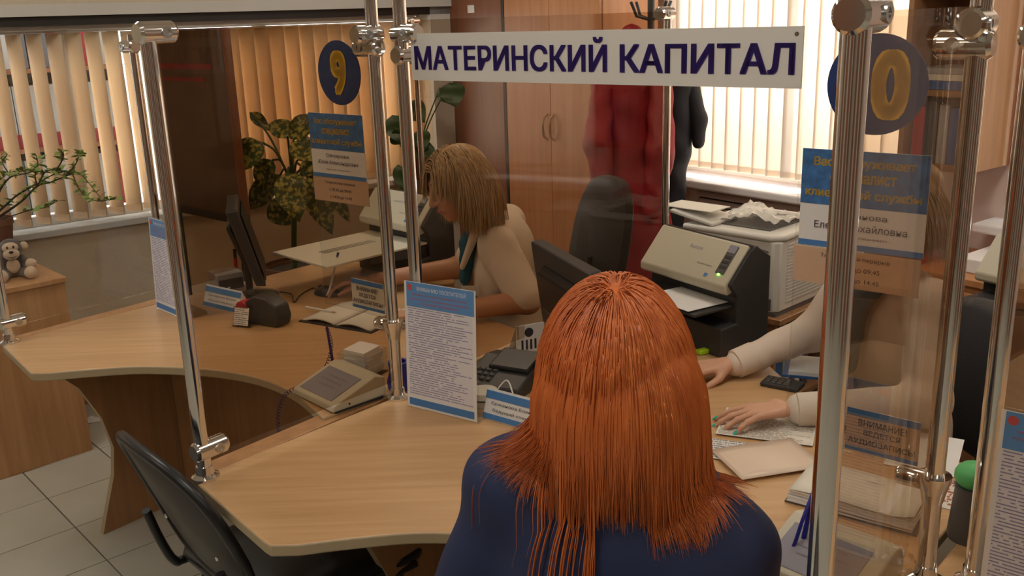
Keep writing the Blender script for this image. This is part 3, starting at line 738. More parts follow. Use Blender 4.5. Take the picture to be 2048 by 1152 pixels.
# dark board by the long window
b0 = Vector((-1.60, 4.44, 0)); b1 = Vector((-1.15, 4.03, 0)); bd = b1-b0; BL = bd.length
nb = thing('notice_board', 'dark brown information board standing out beside the open blind', 'board', (b0.x, b0.y, 0), rz(bd))
MB().box(.0, BL, 0, .025, .90, 1.69).build('panel', 'board_brown', nb, smooth=0)
MB().box(-.01, BL+.01, -.008, .03, .868, .90).build('bottom_rail', 'mould_dark', nb, smooth=0)
MB().box(BL, BL+.012, -.006, .03, .90, 1.69).build('side_rail', 'dark_wardrobe', nb, smooth=0)
for x in (.05, BL-.05): MB().tube([(x, .012, 0), (x, .012, .87)], .012, 10).build('leg', 'graphite', nb)
MB().box(.06, .5, -.002, 0, 1.52, 1.545).build('red_heading', 'red_coat', nb, smooth=0)
MB().box(.06, .44, -.002, 0, 1.47, 1.485).build('red_heading', 'red_coat', nb, smooth=0)

# right side: bookshelf, sideboard
bs = thing('bookshelf', 'open wooden bookshelf between the bright windows at the right', 'bookshelf', bw(2.67, 0), wdx)
MB().box(0, .27, -.03, -.005, 1.12, 2.2).build('back_panel', 'dark_wardrobe', bs, smooth=0)
for x in (0, .25): MB().box(x, x+.02, -.3, -.03, 1.12, 2.2).build('side_panel', 'panel_wood', bs, smooth=0)
for z in (1.12, 1.38, 1.75, 2.18): MB().box(.02, .25, -.3, -.03, z, z+.02).build('shelf_board', 'panel_wood', bs, smooth=0)
for i, (z, hh, cc, lb) in enumerate(((1.401, .03, 'binder_blue', 'blue folder lying lowest on the upper bookshelf board'), (1.432, .022, 'paper_cream', 'cream paper stack lying on the blue folder in the bookshelf'), (1.455, .02, 'binder_white', 'pale folder topmost of the pile in the bookshelf'))):
    o = MB().box(.04, .24, -.28, -.06, z, z+hh).build('folder', cc, smooth=0, bevel=.002); o.location = bs.location; o.rotation_euler = bs.rotation_euler; tag(o, lb, 'folder')
x = .035
for i, (wd, hh, cc) in enumerate(((.045, .2, 'red_plastic'), (.05, .22, 'binder_grey'), (.04, .21, 'binder_white'), (.05, .2, 'binder_blue'))):
    o = MB().box(x, x+wd-.003, -.27, -.07, 1.1405, 1.14+hh).build('book', cc, smooth=0, bevel=.002); o.location = bs.location; o.rotation_euler = bs.rotation_euler
    tag(o, {'red_plastic': 'red', 'binder_grey': 'dark grey', 'binder_white': 'white', 'binder_blue': 'blue'}[cc]+' upright file on the middle board of the bookshelf', 'book', 'files in the bookshelf'); x += wd
sb = thing('sideboard', 'orange wooden sideboard under the bookshelf at the right', 'sideboard', bw(2.66, 0), wdx)
MB().box(0, 1.7, -.42, -.01, .0, .765).build('body', 'wardrobe_wood', sb, smooth=0)
MB().box(-.01, 1.71, -.44, -.005, .765, .79).build('top', 'wardrobe_wood', sb, smooth=0, bevel=.003)
for i in range(4): MB().box(.004+i*.424, .42+i*.424, -.436, -.421, .05, .74).build('door', 'wardrobe_wood', sb, smooth=0, bevel=.002)
for i, (x, wd, hh, cc, lb) in enumerate(((.3, .22, .05, 'paper', 'pile of white papers on the sideboard near the right edge'), (.58, .2, .09, 'binder_white', 'grey-white file box on the sideboard near the right edge'), (.06, .12, .14, 'red_plastic', 'small red box on the sideboard below the bookshelf'))):
    o = MB().box(x, x+wd, -.36, -.1, .7905, .79+hh).build('file_box', cc, smooth=0, bevel=.004); o.location = sb.location; o.rotation_euler = sb.rotation_euler; tag(o, lb, 'box')
# printer cabinet and printer
P1 = Vector((.877, 3.02, 0)); pl = Vector((-.69, .724, 0)); pdx = Vector((.724, .69, 0))
pc = thing('printer_cabinet', 'low wooden cabinet with open shelf under the printer', 'cabinet', (P1.x, P1.y, 0), rz(pdx))
for (x0, x1, y0, y1, z0, z1, nm) in ((-.02, .5, -.03, .46, .68, .70, 'top'), (-.0, .02, .0, .44, 0, .68, 'side_panel'), (.46, .48, .0, .44, 0, .68, 'side_panel'), (.02, .46, .42, .44, 0, .68, 'back_panel'), (.02, .46, 0, .42, .35, .37, 'shelf_board'), (.02, .46, 0, .42, .02, .04, 'shelf_board')):
    MB().box(x0, x1, y0, y1, z0, z1).build(nm, 'panel_wood', pc, smooth=0, bevel=.002)
for i, (wd, cc, nm) in enumerate(((.035, 'binder_white', 'white'), (.03, 'binder_blue', 'blue'), (.04, 'binder_white', 'wide white'), (.035, 'binder_grey', 'grey'), (.03, 'paper_cream', 'cream'), (.04, 'dark_grey', 'dark'))):
    o = MB().box(.03+i*.045, .03+i*.045+wd, .03, .3, .3705, .60).build('folder', cc, smooth=0, bevel=.002); o.location = pc.location; o.rotation_euler = pc.rotation_euler; tag(o, nm+' folder standing in the printer cabinet', 'folder', 'folders in the printer cabinet')
pr = thing('laser_printer', 'boxy off-white laser printer under a crumpled plastic sheet', 'printer', (P1.x, P1.y, .70), rz(pdx))
W_, D_, H_ = .40, .38, .275
MB().prism([(0, .02), (.02, 0), (W_-.02, 0), (W_, .02), (W_, D_-.01), (0, D_-.01)], .012, H_-.02).build('body', 'printer_white', pr, smooth=30, bevel=.006)
MB().prism([(-.008, .03), (.03, -.008), (W_-.02, -.008), (W_+.006, .02), (W_+.006, D_), (-.008, D_)], H_-.02, H_).build('top_cover', 'printer_white', pr, smooth=30, bevel=.008)
MB().prism([(.06, .07), (W_-.04, .07), (W_-.04, D_-.1), (.06, D_-.1)], H_, H_+.004).build('output_recess', 'dark_grey', pr, smooth=0)
MB().add([(.0, D_-.12, H_+.001), (.16, D_-.12, H_+.001), (.16, D_+.06, H_+.03), (.0, D_+.06, H_+.03), (.0, D_-.12, H_+.012), (.16, D_-.12, H_+.012), (.16, D_+.06, H_+.042), (.0, D_+.06, H_+.042)], [(3, 2, 1, 0), (4, 5, 6, 7), (0, 1, 5, 4), (1, 2, 6, 5), (2, 3, 7, 6), (3, 0, 4, 7)]).build('feed_flap', 'printer_white', pr, smooth=0, bevel=.003)
for i in range(18): MB().box(.06, W_-.03, -.003, .0005, .04+i*.0115, .045+i*.0115).build('vent_rib', 'printer_white', pr, smooth=0)
for i in range(12): MB().box(-.003, .0005, .12, D_-.05, .1+i*.0115, .105+i*.0115).build('vent_rib', 'printer_white', pr, smooth=0)
MB().box(-.012, .0, .05, .08, .07, .085).build('latch', 'putty', pr, smooth=0, bevel=.002); MB().box(-.004, .001, .02, .035, .02, .06).build('power_switch', 'dark_grey', pr, smooth=0)
MB().box(.0, W_, 0, D_, .0, .012).build('base', 'dark_grey', pr, smooth=0)
rn = np.random.RandomState(3); nz = rn.rand(15, 15)
def crum(u, v):
    i, j = int(u*14), int(v*14); return Vector((.07+u*.27, .06+v*.24, H_+.012+.022*nz[i, j]+.025*math.sin(u*5+1)*math.sin(v*4)))
glass('film', (.93, .92, .88), 1.6)
def filmmat():
    mm, n, b = nt('plastic_film'); b.inputs['Base Color'].default_value = (.85, .82, .75, 1); b.inputs['Roughness'].default_value = .12; b.inputs['Alpha'].default_value = .55
filmmat()
o = MB().grid(crum, 14, 14).build('plastic_sheet', 'plastic_film', smooth=20, thick=.0008); o.location = pr.location; o.rotation_euler = pr.rotation_euler; tag(o, 'crumpled clear plastic sheet glittering on top of the printer', 'plastic sheet')
pp = MB().box(.02, .14, D_-.1, D_+.11, H_+.045, H_+.048).build('paper_sheet', 'paper_cream', smooth=0); pp.location = pr.location; pp.rotation_euler = pr.rotation_euler; tag(pp, 'cream sheet lying on the rear flap of the printer', 'paper')
# small side table behind clerk ten, and document scanners
st = thing('side_table', 'plain wooden side table at the right edge with a scanner', 'table', (1.42, 2.50, 0), R_(-30))
MB().box(-.05, .42, -.25, .25, .70, .725).build('tabletop', 'desk_top', st, smooth=0, bevel=.003)
for x, y in ((0, -.2), (.38, -.2), (0, .2), (.38, .2)): MB().box(x-.02, x+.02, y-.02, y+.02, 0, .70).build('leg', 'panel_wood', st, smooth=0)
def scanner(label, lip, xa, z0, hl, traylen, tray='putty', logo=True):
    ya = Vector((-xa.y, xa.x, 0)); W = .375
    s = thing('document_scanner', label, 'scanner', (lip.x, lip.y, z0), rz(xa), 'document scanners'); hw = W/2; ht = hl+.105
    # black body: side profile extruded along x
    prof = [(-.03, 0), (.155, 0), (.155, ht-.03), (.10, ht+.008), (.075, ht-.005), (-.0, hl+.012), (.03, hl-.03), (.03, .09), (-.03, .085)]
    MB().extrude(prof, Vector((0, 1, 0)), ZU, X, (0, 0, 0), -hw, hw).build('body', 'graphite', s, smooth=0, bevel=.004)
    cov = [(-.012, hl-.012), (.002, hl-.02), (.025, hl-.012), (.095, ht-.004), (.088, ht+.008), (.076, ht+.008), (-.012, hl+.01)]
    f = MB().extrude(cov, Vector((0, 1, 0)), ZU, X, (0, 0, 0), -hw-.004, hw-.012).build('front_cover', 'putty', s, smooth=25, bevel=.004)
    d = Vector((0, .088, ht-hl-.002)).normalized(); nn = Vector((0, -d.z, d.y)); oo = Vector((0, -.012, hl+.01)); q = oo+nn*.0012
    L = (Vector((0, .076, ht+.008))-oo).length
    def on(x, a): return q+X*x+d*(a*L)
    MB().obox(on(hw-.055, .58), X, d, nn, .017, L*.34, .0012).build('button_strip', 'dark_grey', f, smooth=0, bevel=.001)
    for k in range(3): MB().obox(on(hw-.055, .40+.12*k)+nn*.0015, X, d, nn, .012, .005, .0012).build('button', 'graphite', f, smooth=0, bevel=.0008)
    MB().obox(on(hw-.055, .84)+nn*.0016, X, d, nn, .014, L*.09, .0006).build('display', 'lcd', f, smooth=0)
    MB().obox(on(hw-.055, .22)+nn*.001, X, d, nn, .004, .003, .001).build('status_light', 'led_green', f, smooth=0)
    MB().obox(on(hw-.10, .14), X, d, nn, .006, .005, .0006).build('blue_sticker', 'bar_blue', f, smooth=0)
    if logo:
        textmesh('lettering', 'Avision', .055, .0135, 'paper', f, on(-.005, .70), X, d, bold=.01); textmesh('lettering', 'Document Scanner', .062, .005, 'dark_grey', f, on(hw-.125, .36), X, d)
    MB().extrude([(.08, ht+.006), (.155, ht-.026), (.155, ht-.02), (.08, ht+.012)], Vector((0, 1, 0)), ZU, X, (0, 0, 0), -hw+.01, hw-.01).build('feeder_lid', 'dark_grey', s, smooth=0)
    zt = max(.082, hl-.055)
    t = MB().extrude([(-traylen, zt-.006), (.03, zt-.004), (.03, zt+.004), (-traylen, zt+.002)], Vector((0, 1, 0)), ZU, X, (0, 0, 0), -hw*.93, hw*.93).build('output_tray', tray, s, smooth=0, bevel=.002)
    if traylen > .2:
        for k in range(3): MB().box(-.03+k*.016, -.026+k*.016, -traylen*.75, -.08, zt+.0025, zt+.004).build('tray_groove', 'dark_grey', t, smooth=0)
        MB().extrude([(-traylen*.55, zt-.03), (.03, zt-.05), (.03, zt-.006), (-traylen*.55, zt-.007)], Vector((0, 1, 0)), ZU, X, (0, 0, 0), -hw*.9, hw*.9).build('tray_support', 'graphite', s, smooth=0)
    return s
XA10 = Vector((.518, -.855, 0)); XA9 = Vector((.70, -.714, 0))
scanner('cream and black document scanner beside the printer', Vector((.510, 2.695, 0)), XA10, TH, .195, .12, 'graphite')
scanner('cream document scanner with long flat tray beyond the blonde clerk', Vector((-.455, 3.575, 0)), XA9, TH, .195, .42, 'putty_light')
scanner('cream document scanner on the side table at the right edge', Vector((1.50, 2.59, 0)), Vector((.5, -.866, 0)), .725, .18, .1, 'graphite')
sp = Vector((.510, 2.695, 0)); ya = Vector((.855, .518, 0))
o = thing('paper_sheet', 'white sheet lying in the mouth of the scanner beside the printer', 'paper', (sp.x, sp.y, TH+.147)); MB().obox(ya*-.045+XA10*.05, XA10, ya, ZU, .1, .075, .0008).build('sheet', 'paper', o, smooth=0)

# client chairs
def chair(label, p, rot):
    c = thing('client_chair', label, 'chair', p, rot, 'black client chairs')      # local +y faces forward
    r = .011
    MB().grid(lambda u, v: Vector((( u-.5)*.45*(1-.10*(2*v-1)**4), -.20+.42*v, .455+.03*(1-(2*u-1)**4)*(1-(2*v-1)**4))), 14, 14).build('seat_top', 'black_vinyl', c, smooth=80)
    MB().prism([(-.225+.02*a, -.20) for a in (0,)]+[(-.2, -.215), (.2, -.215), (.222, -.19), (.222, .20), (.2, .225), (-.2, .225), (-.222, .20)], .43, .457).build('seat', 'black_vinyl', c, smooth=30, bevel=.01)
    # back: rounded panel in a tube hoop
    by, tz = -.225, math.tan(R_(20))
    def bk(x, z): return Vector((x, by-(z-.5)*tz-.02*(1-(x/.23)**2)+.02, z))
    hoop = []
    for i in range(32):
        a = 2*math.pi*i/32; ca, sa = math.cos(a), math.sin(a); q = 2.8
        x = .225*math.copysign(abs(ca)**(2/q), ca); z = .668+.175*math.copysign(abs(sa)**(2/q), sa); hoop.append(bk(x, z))
    MB().tube(hoop, .0125, 10, closed=True).build('back_hoop', 'black', c, smooth=60)
    MB().add(hoop+[sum(hoop, Vector())/32+Vector((0, -.012, 0))], [(i, (i+1) % 32, 32) for i in range(32)]).build('back_shell', 'chair_plastic', c, smooth=60, thick=.012)
    for s in (-1, 1):
        MB().tube(spline([(s*.19, -.29, .60), (s*.20, -.262, .50), (s*.205, -.235, .435), (s*.21, -.20, .425), (s*.212, .0, .42), (s*.212, .19, .42)], 4), r, 10).build('seat_rail', 'black', c)
        MB().tube([(s*.21, -.14, .42), (s*.225, -.27, .0)], r, 10).build('leg', 'black', c); MB().tube([(s*.21, .14, .42), (s*.225, .22, .0)], r, 10).build('leg', 'black', c)
        MB().ell(bk(s*.13, .60)+Vector((0, -.012, 0)), (.006, .004, .006), n=8).build('rivet', 'chrome', c)
    for y in (-.14, .14): MB().tube([(-.21, y, .42), (.21, y, .42)], r, 10).build('stretcher', 'black', c)
    return c
bt = Vector((-.775, 1.87, 0)); cf = Vector((.74, .672, 0))
ch = bt+cf*.315; chair('empty black chair with steel hoop back at the left', (ch.x, ch.y, 0), rz(cf)-math.pi/2)
rf = Vector((.25, .97, 0)).normalized()
chair('black chair hidden under the red-haired visitor', (.12, 1.15, 0), rz(rf)-math.pi/2)
def office_chair(label, p, rot, ht, w=.40, h=.48, seat=.46, q=3):
    c = thing('office_chair', label, 'chair', p, rot, 'black office chairs')
    MB().prism([(.21*math.copysign(abs(math.cos(a))**.6, math.cos(a)), .21*math.copysign(abs(math.sin(a))**.6, math.sin(a))) for a in [2*math.pi*i/24 for i in range(24)]], seat-.06, seat).build('seat', 'black_soft', c, smooth=40, bevel=.015)
    zc = ht-h/2; pts = []
    for i in range(36):
        a = 2*math.pi*i/36; ca, sa = math.cos(a), math.sin(a)
        pts.append((w/2*math.copysign(abs(ca)**(2/q), ca), zc+h/2*math.copysign(abs(sa)**(2/q), sa)))
    def f(x, z, o): return Vector((x, -.24-.10*(z-seat)/.5+.25*x*x+o, z))
    n = 36; vs = []
    for sc_, o in ((.9, .045), (1, .03), (1, .0), (.9, -.015)):
        vs += [f(x*sc_, zc+(z-zc)*sc_, o) for x, z in pts]
    fs = [tuple(range(n))]+[(j*n+i, (j+1)*n+i, (j+1)*n+(i+1) % n, j*n+(i+1) % n) for j in range(3) for i in range(n)]+[tuple(3*n+n-1-i for i in range(n))]
    MB().add(vs, fs).build('backrest', 'black_soft', c, smooth=50)
    MB().tube([(0, -.05, seat-.05), (0, -.24, seat-.04), (0, -.28, seat+.06), (0, -.27, zc)], .014, 10).build('back_bracket', 'black', c)
    MB().tube([(0, 0, .08), (0, 0, seat-.05)], .025, 14).build('gas_lift', 'black', c)
    for k in range(5):
        a = 2*math.pi*k/5; g = MB().tube([(0, 0, .1), (.26*math.cos(a), .26*math.sin(a), .07)], [.02, .013], 8).build('base_arm', 'black', c)
        MB().lathe([(0, -.012), (.024, -.012), (.024, .012), (0, .012)], (.26*math.cos(a), .26*math.sin(a), .026), (-math.sin(a), math.cos(a), 0), 14).build('caster', 'black', g)
    return c
office_chair('tall oval-backed office chair behind the blonde clerk', (.035, 3.21, 0), R_(112), 1.14, .37, .56)
office_chair('square-backed office chair behind the clerk at the right', (1.02, 2.34, 0), R_(100), .905, .40, .40, q=6)

# coats on a stand
cs = thing('coat_stand', 'slim coat stand between wardrobe and bright window', 'coat stand', (.66, 4.40, 0), 0)
MB().tube([(0, 0, .02), (0, 0, 1.8)], .016, 12).build('post', 'graphite', cs); MB().lathe([(0, 0), (.18, 0), (.18, .012), (.05, .03), (0, .03)], n=24).build('base', 'graphite', cs)
for k in range(4):
    a = k*math.pi/2+.5; MB().tube([(0, 0, 1.66), (.08*math.cos(a), .08*math.sin(a), 1.68), (.11*math.cos(a), .11*math.sin(a), 1.74)], .007, 8).build('hook', 'graphite', cs)
rc = thing('red_coat', 'long dark red winter coat hanging on the coat stand', 'coat', (.56, 4.32, 0))
organic('coat_body', [c_((.56, 4.30, 1.60), (.55, 4.30, 1.45), .05, .10, .05), c_((.46, 4.33, 1.45), (.67, 4.28, 1.45), .06, .06, .05), c_((.55, 4.30, 1.4), (.54, 4.29, .95), .12, .13, .06), c_((.50, 4.31, .95), (.44, 4.31, .45), .12, .13, .05), c_((.60, 4.27, .95), (.66, 4.25, .45), .11, .13, .05)], .014, 'red_coat', rc, wr=.008, wf=34)
organic('sleeve', [c_((.44, 4.28, 1.44), (.40, 4.20, 1.15), .055, .06, .03), c_((.40, 4.20, 1.15), (.42, 4.17, .9), .06, .045, .03)], .01, 'red_coat', rc, wr=.006, wf=50)
organic('sleeve', [c_((.68, 4.24, 1.44), (.67, 4.16, 1.1), .055, .06, .03), c_((.67, 4.16, 1.1), (.63, 4.14, .85), .06, .045, .03)], .01, 'red_coat', rc, wr=.006, wf=50)
bc = thing('black_coat', 'black jacket hanging beside the red coat against the bright blind', 'coat', (.78, 4.36, 0))
organic('coat_body', [c_((.74, 4.40, 1.58), (.78, 4.38, 1.40), .04, .08, .05), c_((.77, 4.38, 1.40), (.775, 4.36, 1.1), .08, .07, .04), c_((.77, 4.36, 1.1), (.74, 4.34, .62), .065, .06, .04)], .012, 'black_coat', bc, wr=.006, wf=40)
organic('sleeve', [c_((.82, 4.36, 1.42), (.87, 4.33, 1.22), .045, .035, .03), c_((.87, 4.33, 1.22), (.865, 4.31, 1.12), .035, .03, .03)], .01, 'black_coat', bc)

# ------------------------------------------------------------------ things on the desks
def monitor(label, c, xa, z0, ztop, tilt, w=.20):
    m_ = thing('monitor', label, 'monitor', (c.x, c.y, TH), rz(xa))         # local +y: back of the screen
    t = math.tan(tilt); b0, b1 = z0-TH, ztop-TH
    MB().extrude([(0, b0), (.035, b0+.004), (.04+t*(b1-b0), b1-.004), (t*(b1-b0), b1)], Vector((0, 1, 0)), ZU, X, (0, 0, 0), -w, w).build('casing', 'graphite', m_, smooth=0, bevel=.006)
    MB().extrude([(-.002, b0+.02), (0, b0+.02), (t*(b1-b0-.04), b1-.02), (t*(b1-b0-.04)-.002, b1-.02)], Vector((0, 1, 0)), ZU, X, (0, .0, 0), -w+.015, w-.015).build('screen', 'black', m_, smooth=0)
    MB().extrude([(.03, b0+.05), (.07, b0+.07), (.06+t*(b1-b0)*.8, b1-.07), (.03+t*(b1-b0), b1-.05)], Vector((0, 1, 0)), ZU, X, (0, 0, 0), -.12, .12).build('rear_bulge', 'black', m_, smooth=0, bevel=.01)
    MB().obox((0, .06, .1), X, Vector((0, 1, 0)), ZU, .04, .012, .1).build('neck', 'graphite', m_, smooth=0, bevel=.004)
    MB().lathe([(0, 0), (.09, 0), (.09, .008), (.03, .02), (0, .02)], (0, .05, 0), n=28).build('foot', 'graphite', m_)
    return m_
MX = Vector((-.33, .944, 0))
monitor('dark monitor seen from behind, between the visitor and the glass', Vector((.185, 2.47, 0)), MX, .83, 1.085, R_(6))
monitor('dark monitor seen edge-on at the blonde clerk\'s desk', Vector((-.885, 3.31, 0)), Vector((-.25, .968, 0)), .83, 1.105, R_(14), .165)

def stand(label, a, b, hgt, tiltback=.05):
    d = (b-a); w = d.length; d.normalize(); n = Vector((-d.y, d.x, 0))
    s = thing('notice_stand', label, 'notice stand', (a.x+d.x*w/2, a.y+d.y*w/2, TH), rz(d), 'acrylic notice stands')
    hw = w/2; up = Vector((0, tiltback, 1)).normalized(); nf = Vector((0, -up.z, up.y))
    MB().obox(up*(hgt/2), X, nf, up, hw, .0015, hgt/2).build('acrylic_sheet', 'clear_acrylic', s, smooth=0)
    MB().obox(Vector((0, .05, .0025)), X, Vector((0, 1, 0)), ZU, hw, .05, .0015).build('acrylic_foot', 'clear_acrylic', s, smooth=0)
    pg = MB().obox(up*(hgt/2)+nf*.0022, X, nf, up, hw-.004, .0005, hgt/2-.004).build('page', 'paper', s, smooth=0)
    def strip(nm, z0, z1, x0, x1, mat, k=.0032): return MB().obox(up*((z0+z1)/2*hgt)+nf*k+X*((x0+x1)/2*hw), X, nf, up, hw*(x1-x0)/2, .0003, hgt*(z1-z0)/2).build(nm, mat, s, smooth=0)
    strip('blue_heading', .80, .985, -.9, .93, 'card_head'); strip('blue_footer', .03, .085, -.9, .9, 'bar_blue')
    textmesh('lettering', 'ВНИМАНИЮ ПОСЕТИТЕЛЕЙ', w*.66, .0125, 'paper', s, up*(hgt*.945)+nf*.004+X*(hw*.06), X, up)
    for i, tx in enumerate(('Уважаемые посетители клиентской службы', 'просим вас соблюдать порядок', 'в зале приема')): textmesh('lettering', tx, w*(.74, .78, .5)[i], .0065, 'red_ink', s, up*(hgt*(.895-.033*i))+nf*.004, X, up)
    MB().lathe([(0, 0), (.008, 0), (.008, .0006), (0, .0006)], up*(hgt*.945)-X*(hw*.8)+nf*.0036, nf, 16).build('emblem', 'red_ink', s)
    card('printed_text', s, up*(hgt*.45)+nf*.0031, X, up, w*.88, hgt*.68, 'print_notice')
    return s
M('card_head', (.12, .30, .62), .5)
stand('notice stand with blue heading beside the signature pad and the visitor', Vector((-.277, 2.252, 0)), Vector((-.091, 2.126, 0)), .335)
stand('notice stand behind the corner pole, against the beige wall', Vector((-1.25, 3.20, 0)), Vector((-1.10, 3.045, 0)), .33)
stand('tall notice stand cut by the right picture edge', Vector((.752, 1.368, 0)), Vector((.92, 1.23, 0)), .335)
def nameplate(label, a, b, txt):
    d = b-a; w = d.length; s = thing('name_plate', label, 'name plate', ((a.x+b.x)/2, (a.y+b.y)/2, TH), rz(d)); h = .072; up = Vector((0, .35, 1)).normalized(); nf = Vector((0, -up.z, up.y)); hw = w/2
    MB().extrude([(0, 0), (.06, 0), (.026, h)], Vector((0, 1, 0)), ZU, X, (0, 0, 0), -hw, hw).build('tent', 'paper', s, smooth=0)
    for z0, z1, nm in ((.72, .98, 'blue_band'), (.02, .2, 'blue_stripe')): MB().obox(up*(h*(z0+z1)/2)+nf*.0012, X, nf, up, hw, .0004, h*(z1-z0)/2).build(nm, 'bar_blue', s, smooth=0)
    for i, (tx, ww) in enumerate(txt): textmesh('lettering', tx, w*ww, .0095, 'ink', s, up*(h*(.57-.23*i))+nf*.002, X, up)
nameplate('blue and white name plate partly hidden by the red hair', Vector((-.083, 2.164, 0)), Vector((.085, 2.034, 0)), (('Ержанова Елена Мих.', .8), ('Ведущий специалист', .74)))
nameplate('blue and white name plate beside the tape dispenser', Vector((-1.095, 3.225, 0)), Vector((-.94, 3.11, 0)), (('Овчарова Юлия', .8), ('Ведущий специалист', .7)))
def sigpad(label, l, f):
    d = (f-l); d.normalize(); n = Vector((-d.y, d.x, 0)); s = thing('signature_pad', label, 'signature pad', (l.x, l.y, TH), rz(d), 'signature pads'); w, dp = .195, .165
    prof = [(0, .004), (dp, .004), (dp, .055), (dp-.03, .064), (.004, .02)]
    MB().extrude(prof, Vector((0, 1, 0)), ZU, X, (0, 0, 0), 0, w).build('casing', 'putty', s, smooth=0, bevel=.004)
    sl = Vector((0, dp-.034, .044)).normalized(); nn = Vector((0, -sl.z, sl.y))
    MB().obox(Vector((w*.47, .004, .02))+sl*.062+nn*.0008, X, sl, nn, w*.38, .05, .001).build('screen', 'lcd', s, smooth=0)
    for i, ww in enumerate((.42, .5, .36)): textmesh('lettering', ('Пенсионный фонд', 'Российской Федерации', 'добро пожаловать')[i], w*ww, .005, 'dark_grey', s, Vector((w*.47, .004, .02))+sl*(.085-.018*i)+nn*.0024, X, sl)
    MB().box(.0, w, .01, dp-.01, 0, .005).build('rubber_foot', 'graphite', s, smooth=0); MB().lathe([(0, 0), (.003, 0), (.003, .001), (0, .001)], (w, .05, .015), (1, 0, 0), 10).build('screw', 'black', s)
    return s
PL, PF = Vector((-.592, 2.353, 0)), Vector((-.454, 2.204, 0)); SH = Vector((.996, -.89, 0))
sigpad('grey-green signature pad beside the number nine pole', PL, PF)
sigpad('signature pad in the lower right behind the foreground glass', PL+SH, PF+SH)
# coil cord pen
def coil(pts, r, turns, n=260):
    pts = spline(pts, 10); out = []
    for i in range(n):
        t = i/(n-1)*(len(pts)-1); k = min(int(t), len(pts)-2); f = t-k; p = pts[k].lerp(pts[k+1], f); tg = (pts[k+1]-pts[k]).normalized(); a = tg.cross(ZU if abs(tg.z) < .9 else X).normalized(); b = tg.cross(a)
        w = turns*2*math.pi*i/n; out.append(p+a*r*math.cos(w)+b*r*math.sin(w))
    return out
p0 = T(668, 738); pn = thing('desk_pen', 'thin purple pen standing on a coiled cord behind the signature pad', 'pen', p0)
MB().tube([(0, 0, .0), (-.012, .01, .125)], [.0045, .0035], 10).build('barrel', 'purple_plastic', pn); MB().lathe([(0, 0), (.018, 0), (.016, .012), (.008, .02), (0, .02)], (0, 0, 0), n=16).build('socket', 'graphite', pn)
q = [Vector((-.012, .012, .12)), Vector((-.006, .02, .06)), Vector((-.02, -.02, .012)), T(620, 770)-p0+ZU*.008, T(575, 792)-p0+ZU*.008, T(557, 800)-p0+Vector((0, -.01, -.03)), T(553, 810)-p0+Vector((0, -.01, -.09))]
MB().tube(coil(q, .0055, 46), .0011, 5).build('coiled_cord', 'purple_plastic', pn)
# note paper box
bp = T(728, 748); nbx = thing('note_box', 'clear box of white note paper beside the signature pad', 'note box', bp, R_(-30))
for (x0, x1, y0, y1) in ((-.05, .05, -.05, -.047), (-.05, .05, .047, .05), (-.05, -.047, -.047, .047), (.047, .05, -.047, .047)): MB().box(x0, x1, y0, y1, 0, .07).build('box_wall', 'clear_acrylic', nbx, smooth=0)
MB().box(-.05, .05, -.05, .05, 0, .003).build('box_floor', 'clear_acrylic', nbx, smooth=0)
npz = MB()
for i in range(9): npz.obox((random.uniform(-.003, .003), random.uniform(-.003, .003), .008+i*.0085), Matrix.Rotation(random.uniform(-.1, .1), 3, 'Z')@X, Matrix.Rotation(random.uniform(-.1, .1), 3, 'Z')@Vector((0, 1, 0)), ZU, .038, .038, .004)
o = npz.build('note_paper', 'paper', smooth=0); o['kind'] = 'stuff'; o.location = nbx.location; o.rotation_euler = nbx.rotation_euler; tag(o, 'loose stack of white note paper in the clear box', 'paper')
bl = thing('blue_holder', 'round blue pen stand half hidden behind the notice stand', 'pen stand', T(800, 775)); MB().lathe([(0, 0), (.032, 0), (.034, .02), (.025, .05), (.028, .075), (.02, .075), (.018, .05), (0, .05)], n=22).build('cup', 'blue_plastic', bl)
# tape dispenser and little card at desk nine
td = thing('tape_dispenser', 'black rounded tape dispenser with a red knob on desk nine', 'tape dispenser', T(525, 645), R_(-28))
MB().extrude([(-.09, 0), (.09, 0), (.10, .03), (.09, .07), (.05, .095), (.0, .10), (-.04, .075), (-.07, .04), (-.09, .035)], X, ZU, Vector((0, 1, 0)), (0, 0, 0), -.03, .035).build('body', 'graphite', td, smooth=40, bevel=.006)
MB().lathe([(0, -.02), (.022, -.02), (.022, .02), (0, .02)], (-.052, -.018, .055), (0, 1, 0), 22).build('tape_roll', 'red_plastic', td); MB().box(-.10, -.075, -.02, .02, .035, .05).build('cutter', 'brushed', td, smooth=0)
MB().obox((.01, .0, .107), X, Vector((0, 1, 0)), ZU, .05, .028, .008).build('clear_cover', 'clear_acrylic', td, smooth=0, bevel=.005)
lc = thing('small_card', 'little acrylic card holder in front of the tape dispenser', 'card holder', T(482, 655), R_(-22))
up = Vector((0, .3, .95)).normalized(); nf = Vector((0, -up.z, up.y))
MB().obox(up*.038, X, nf, up, .036, .002, .038).build('acrylic_sheet', 'clear_acrylic', lc, smooth=0); card('printed_card', lc, up*.036+nf*.003, X, up, .056, .058, 'print_small'); MB().box(-.036, .036, 0, .045, 0, .004).build('foot', 'clear_acrylic', lc, smooth=0)
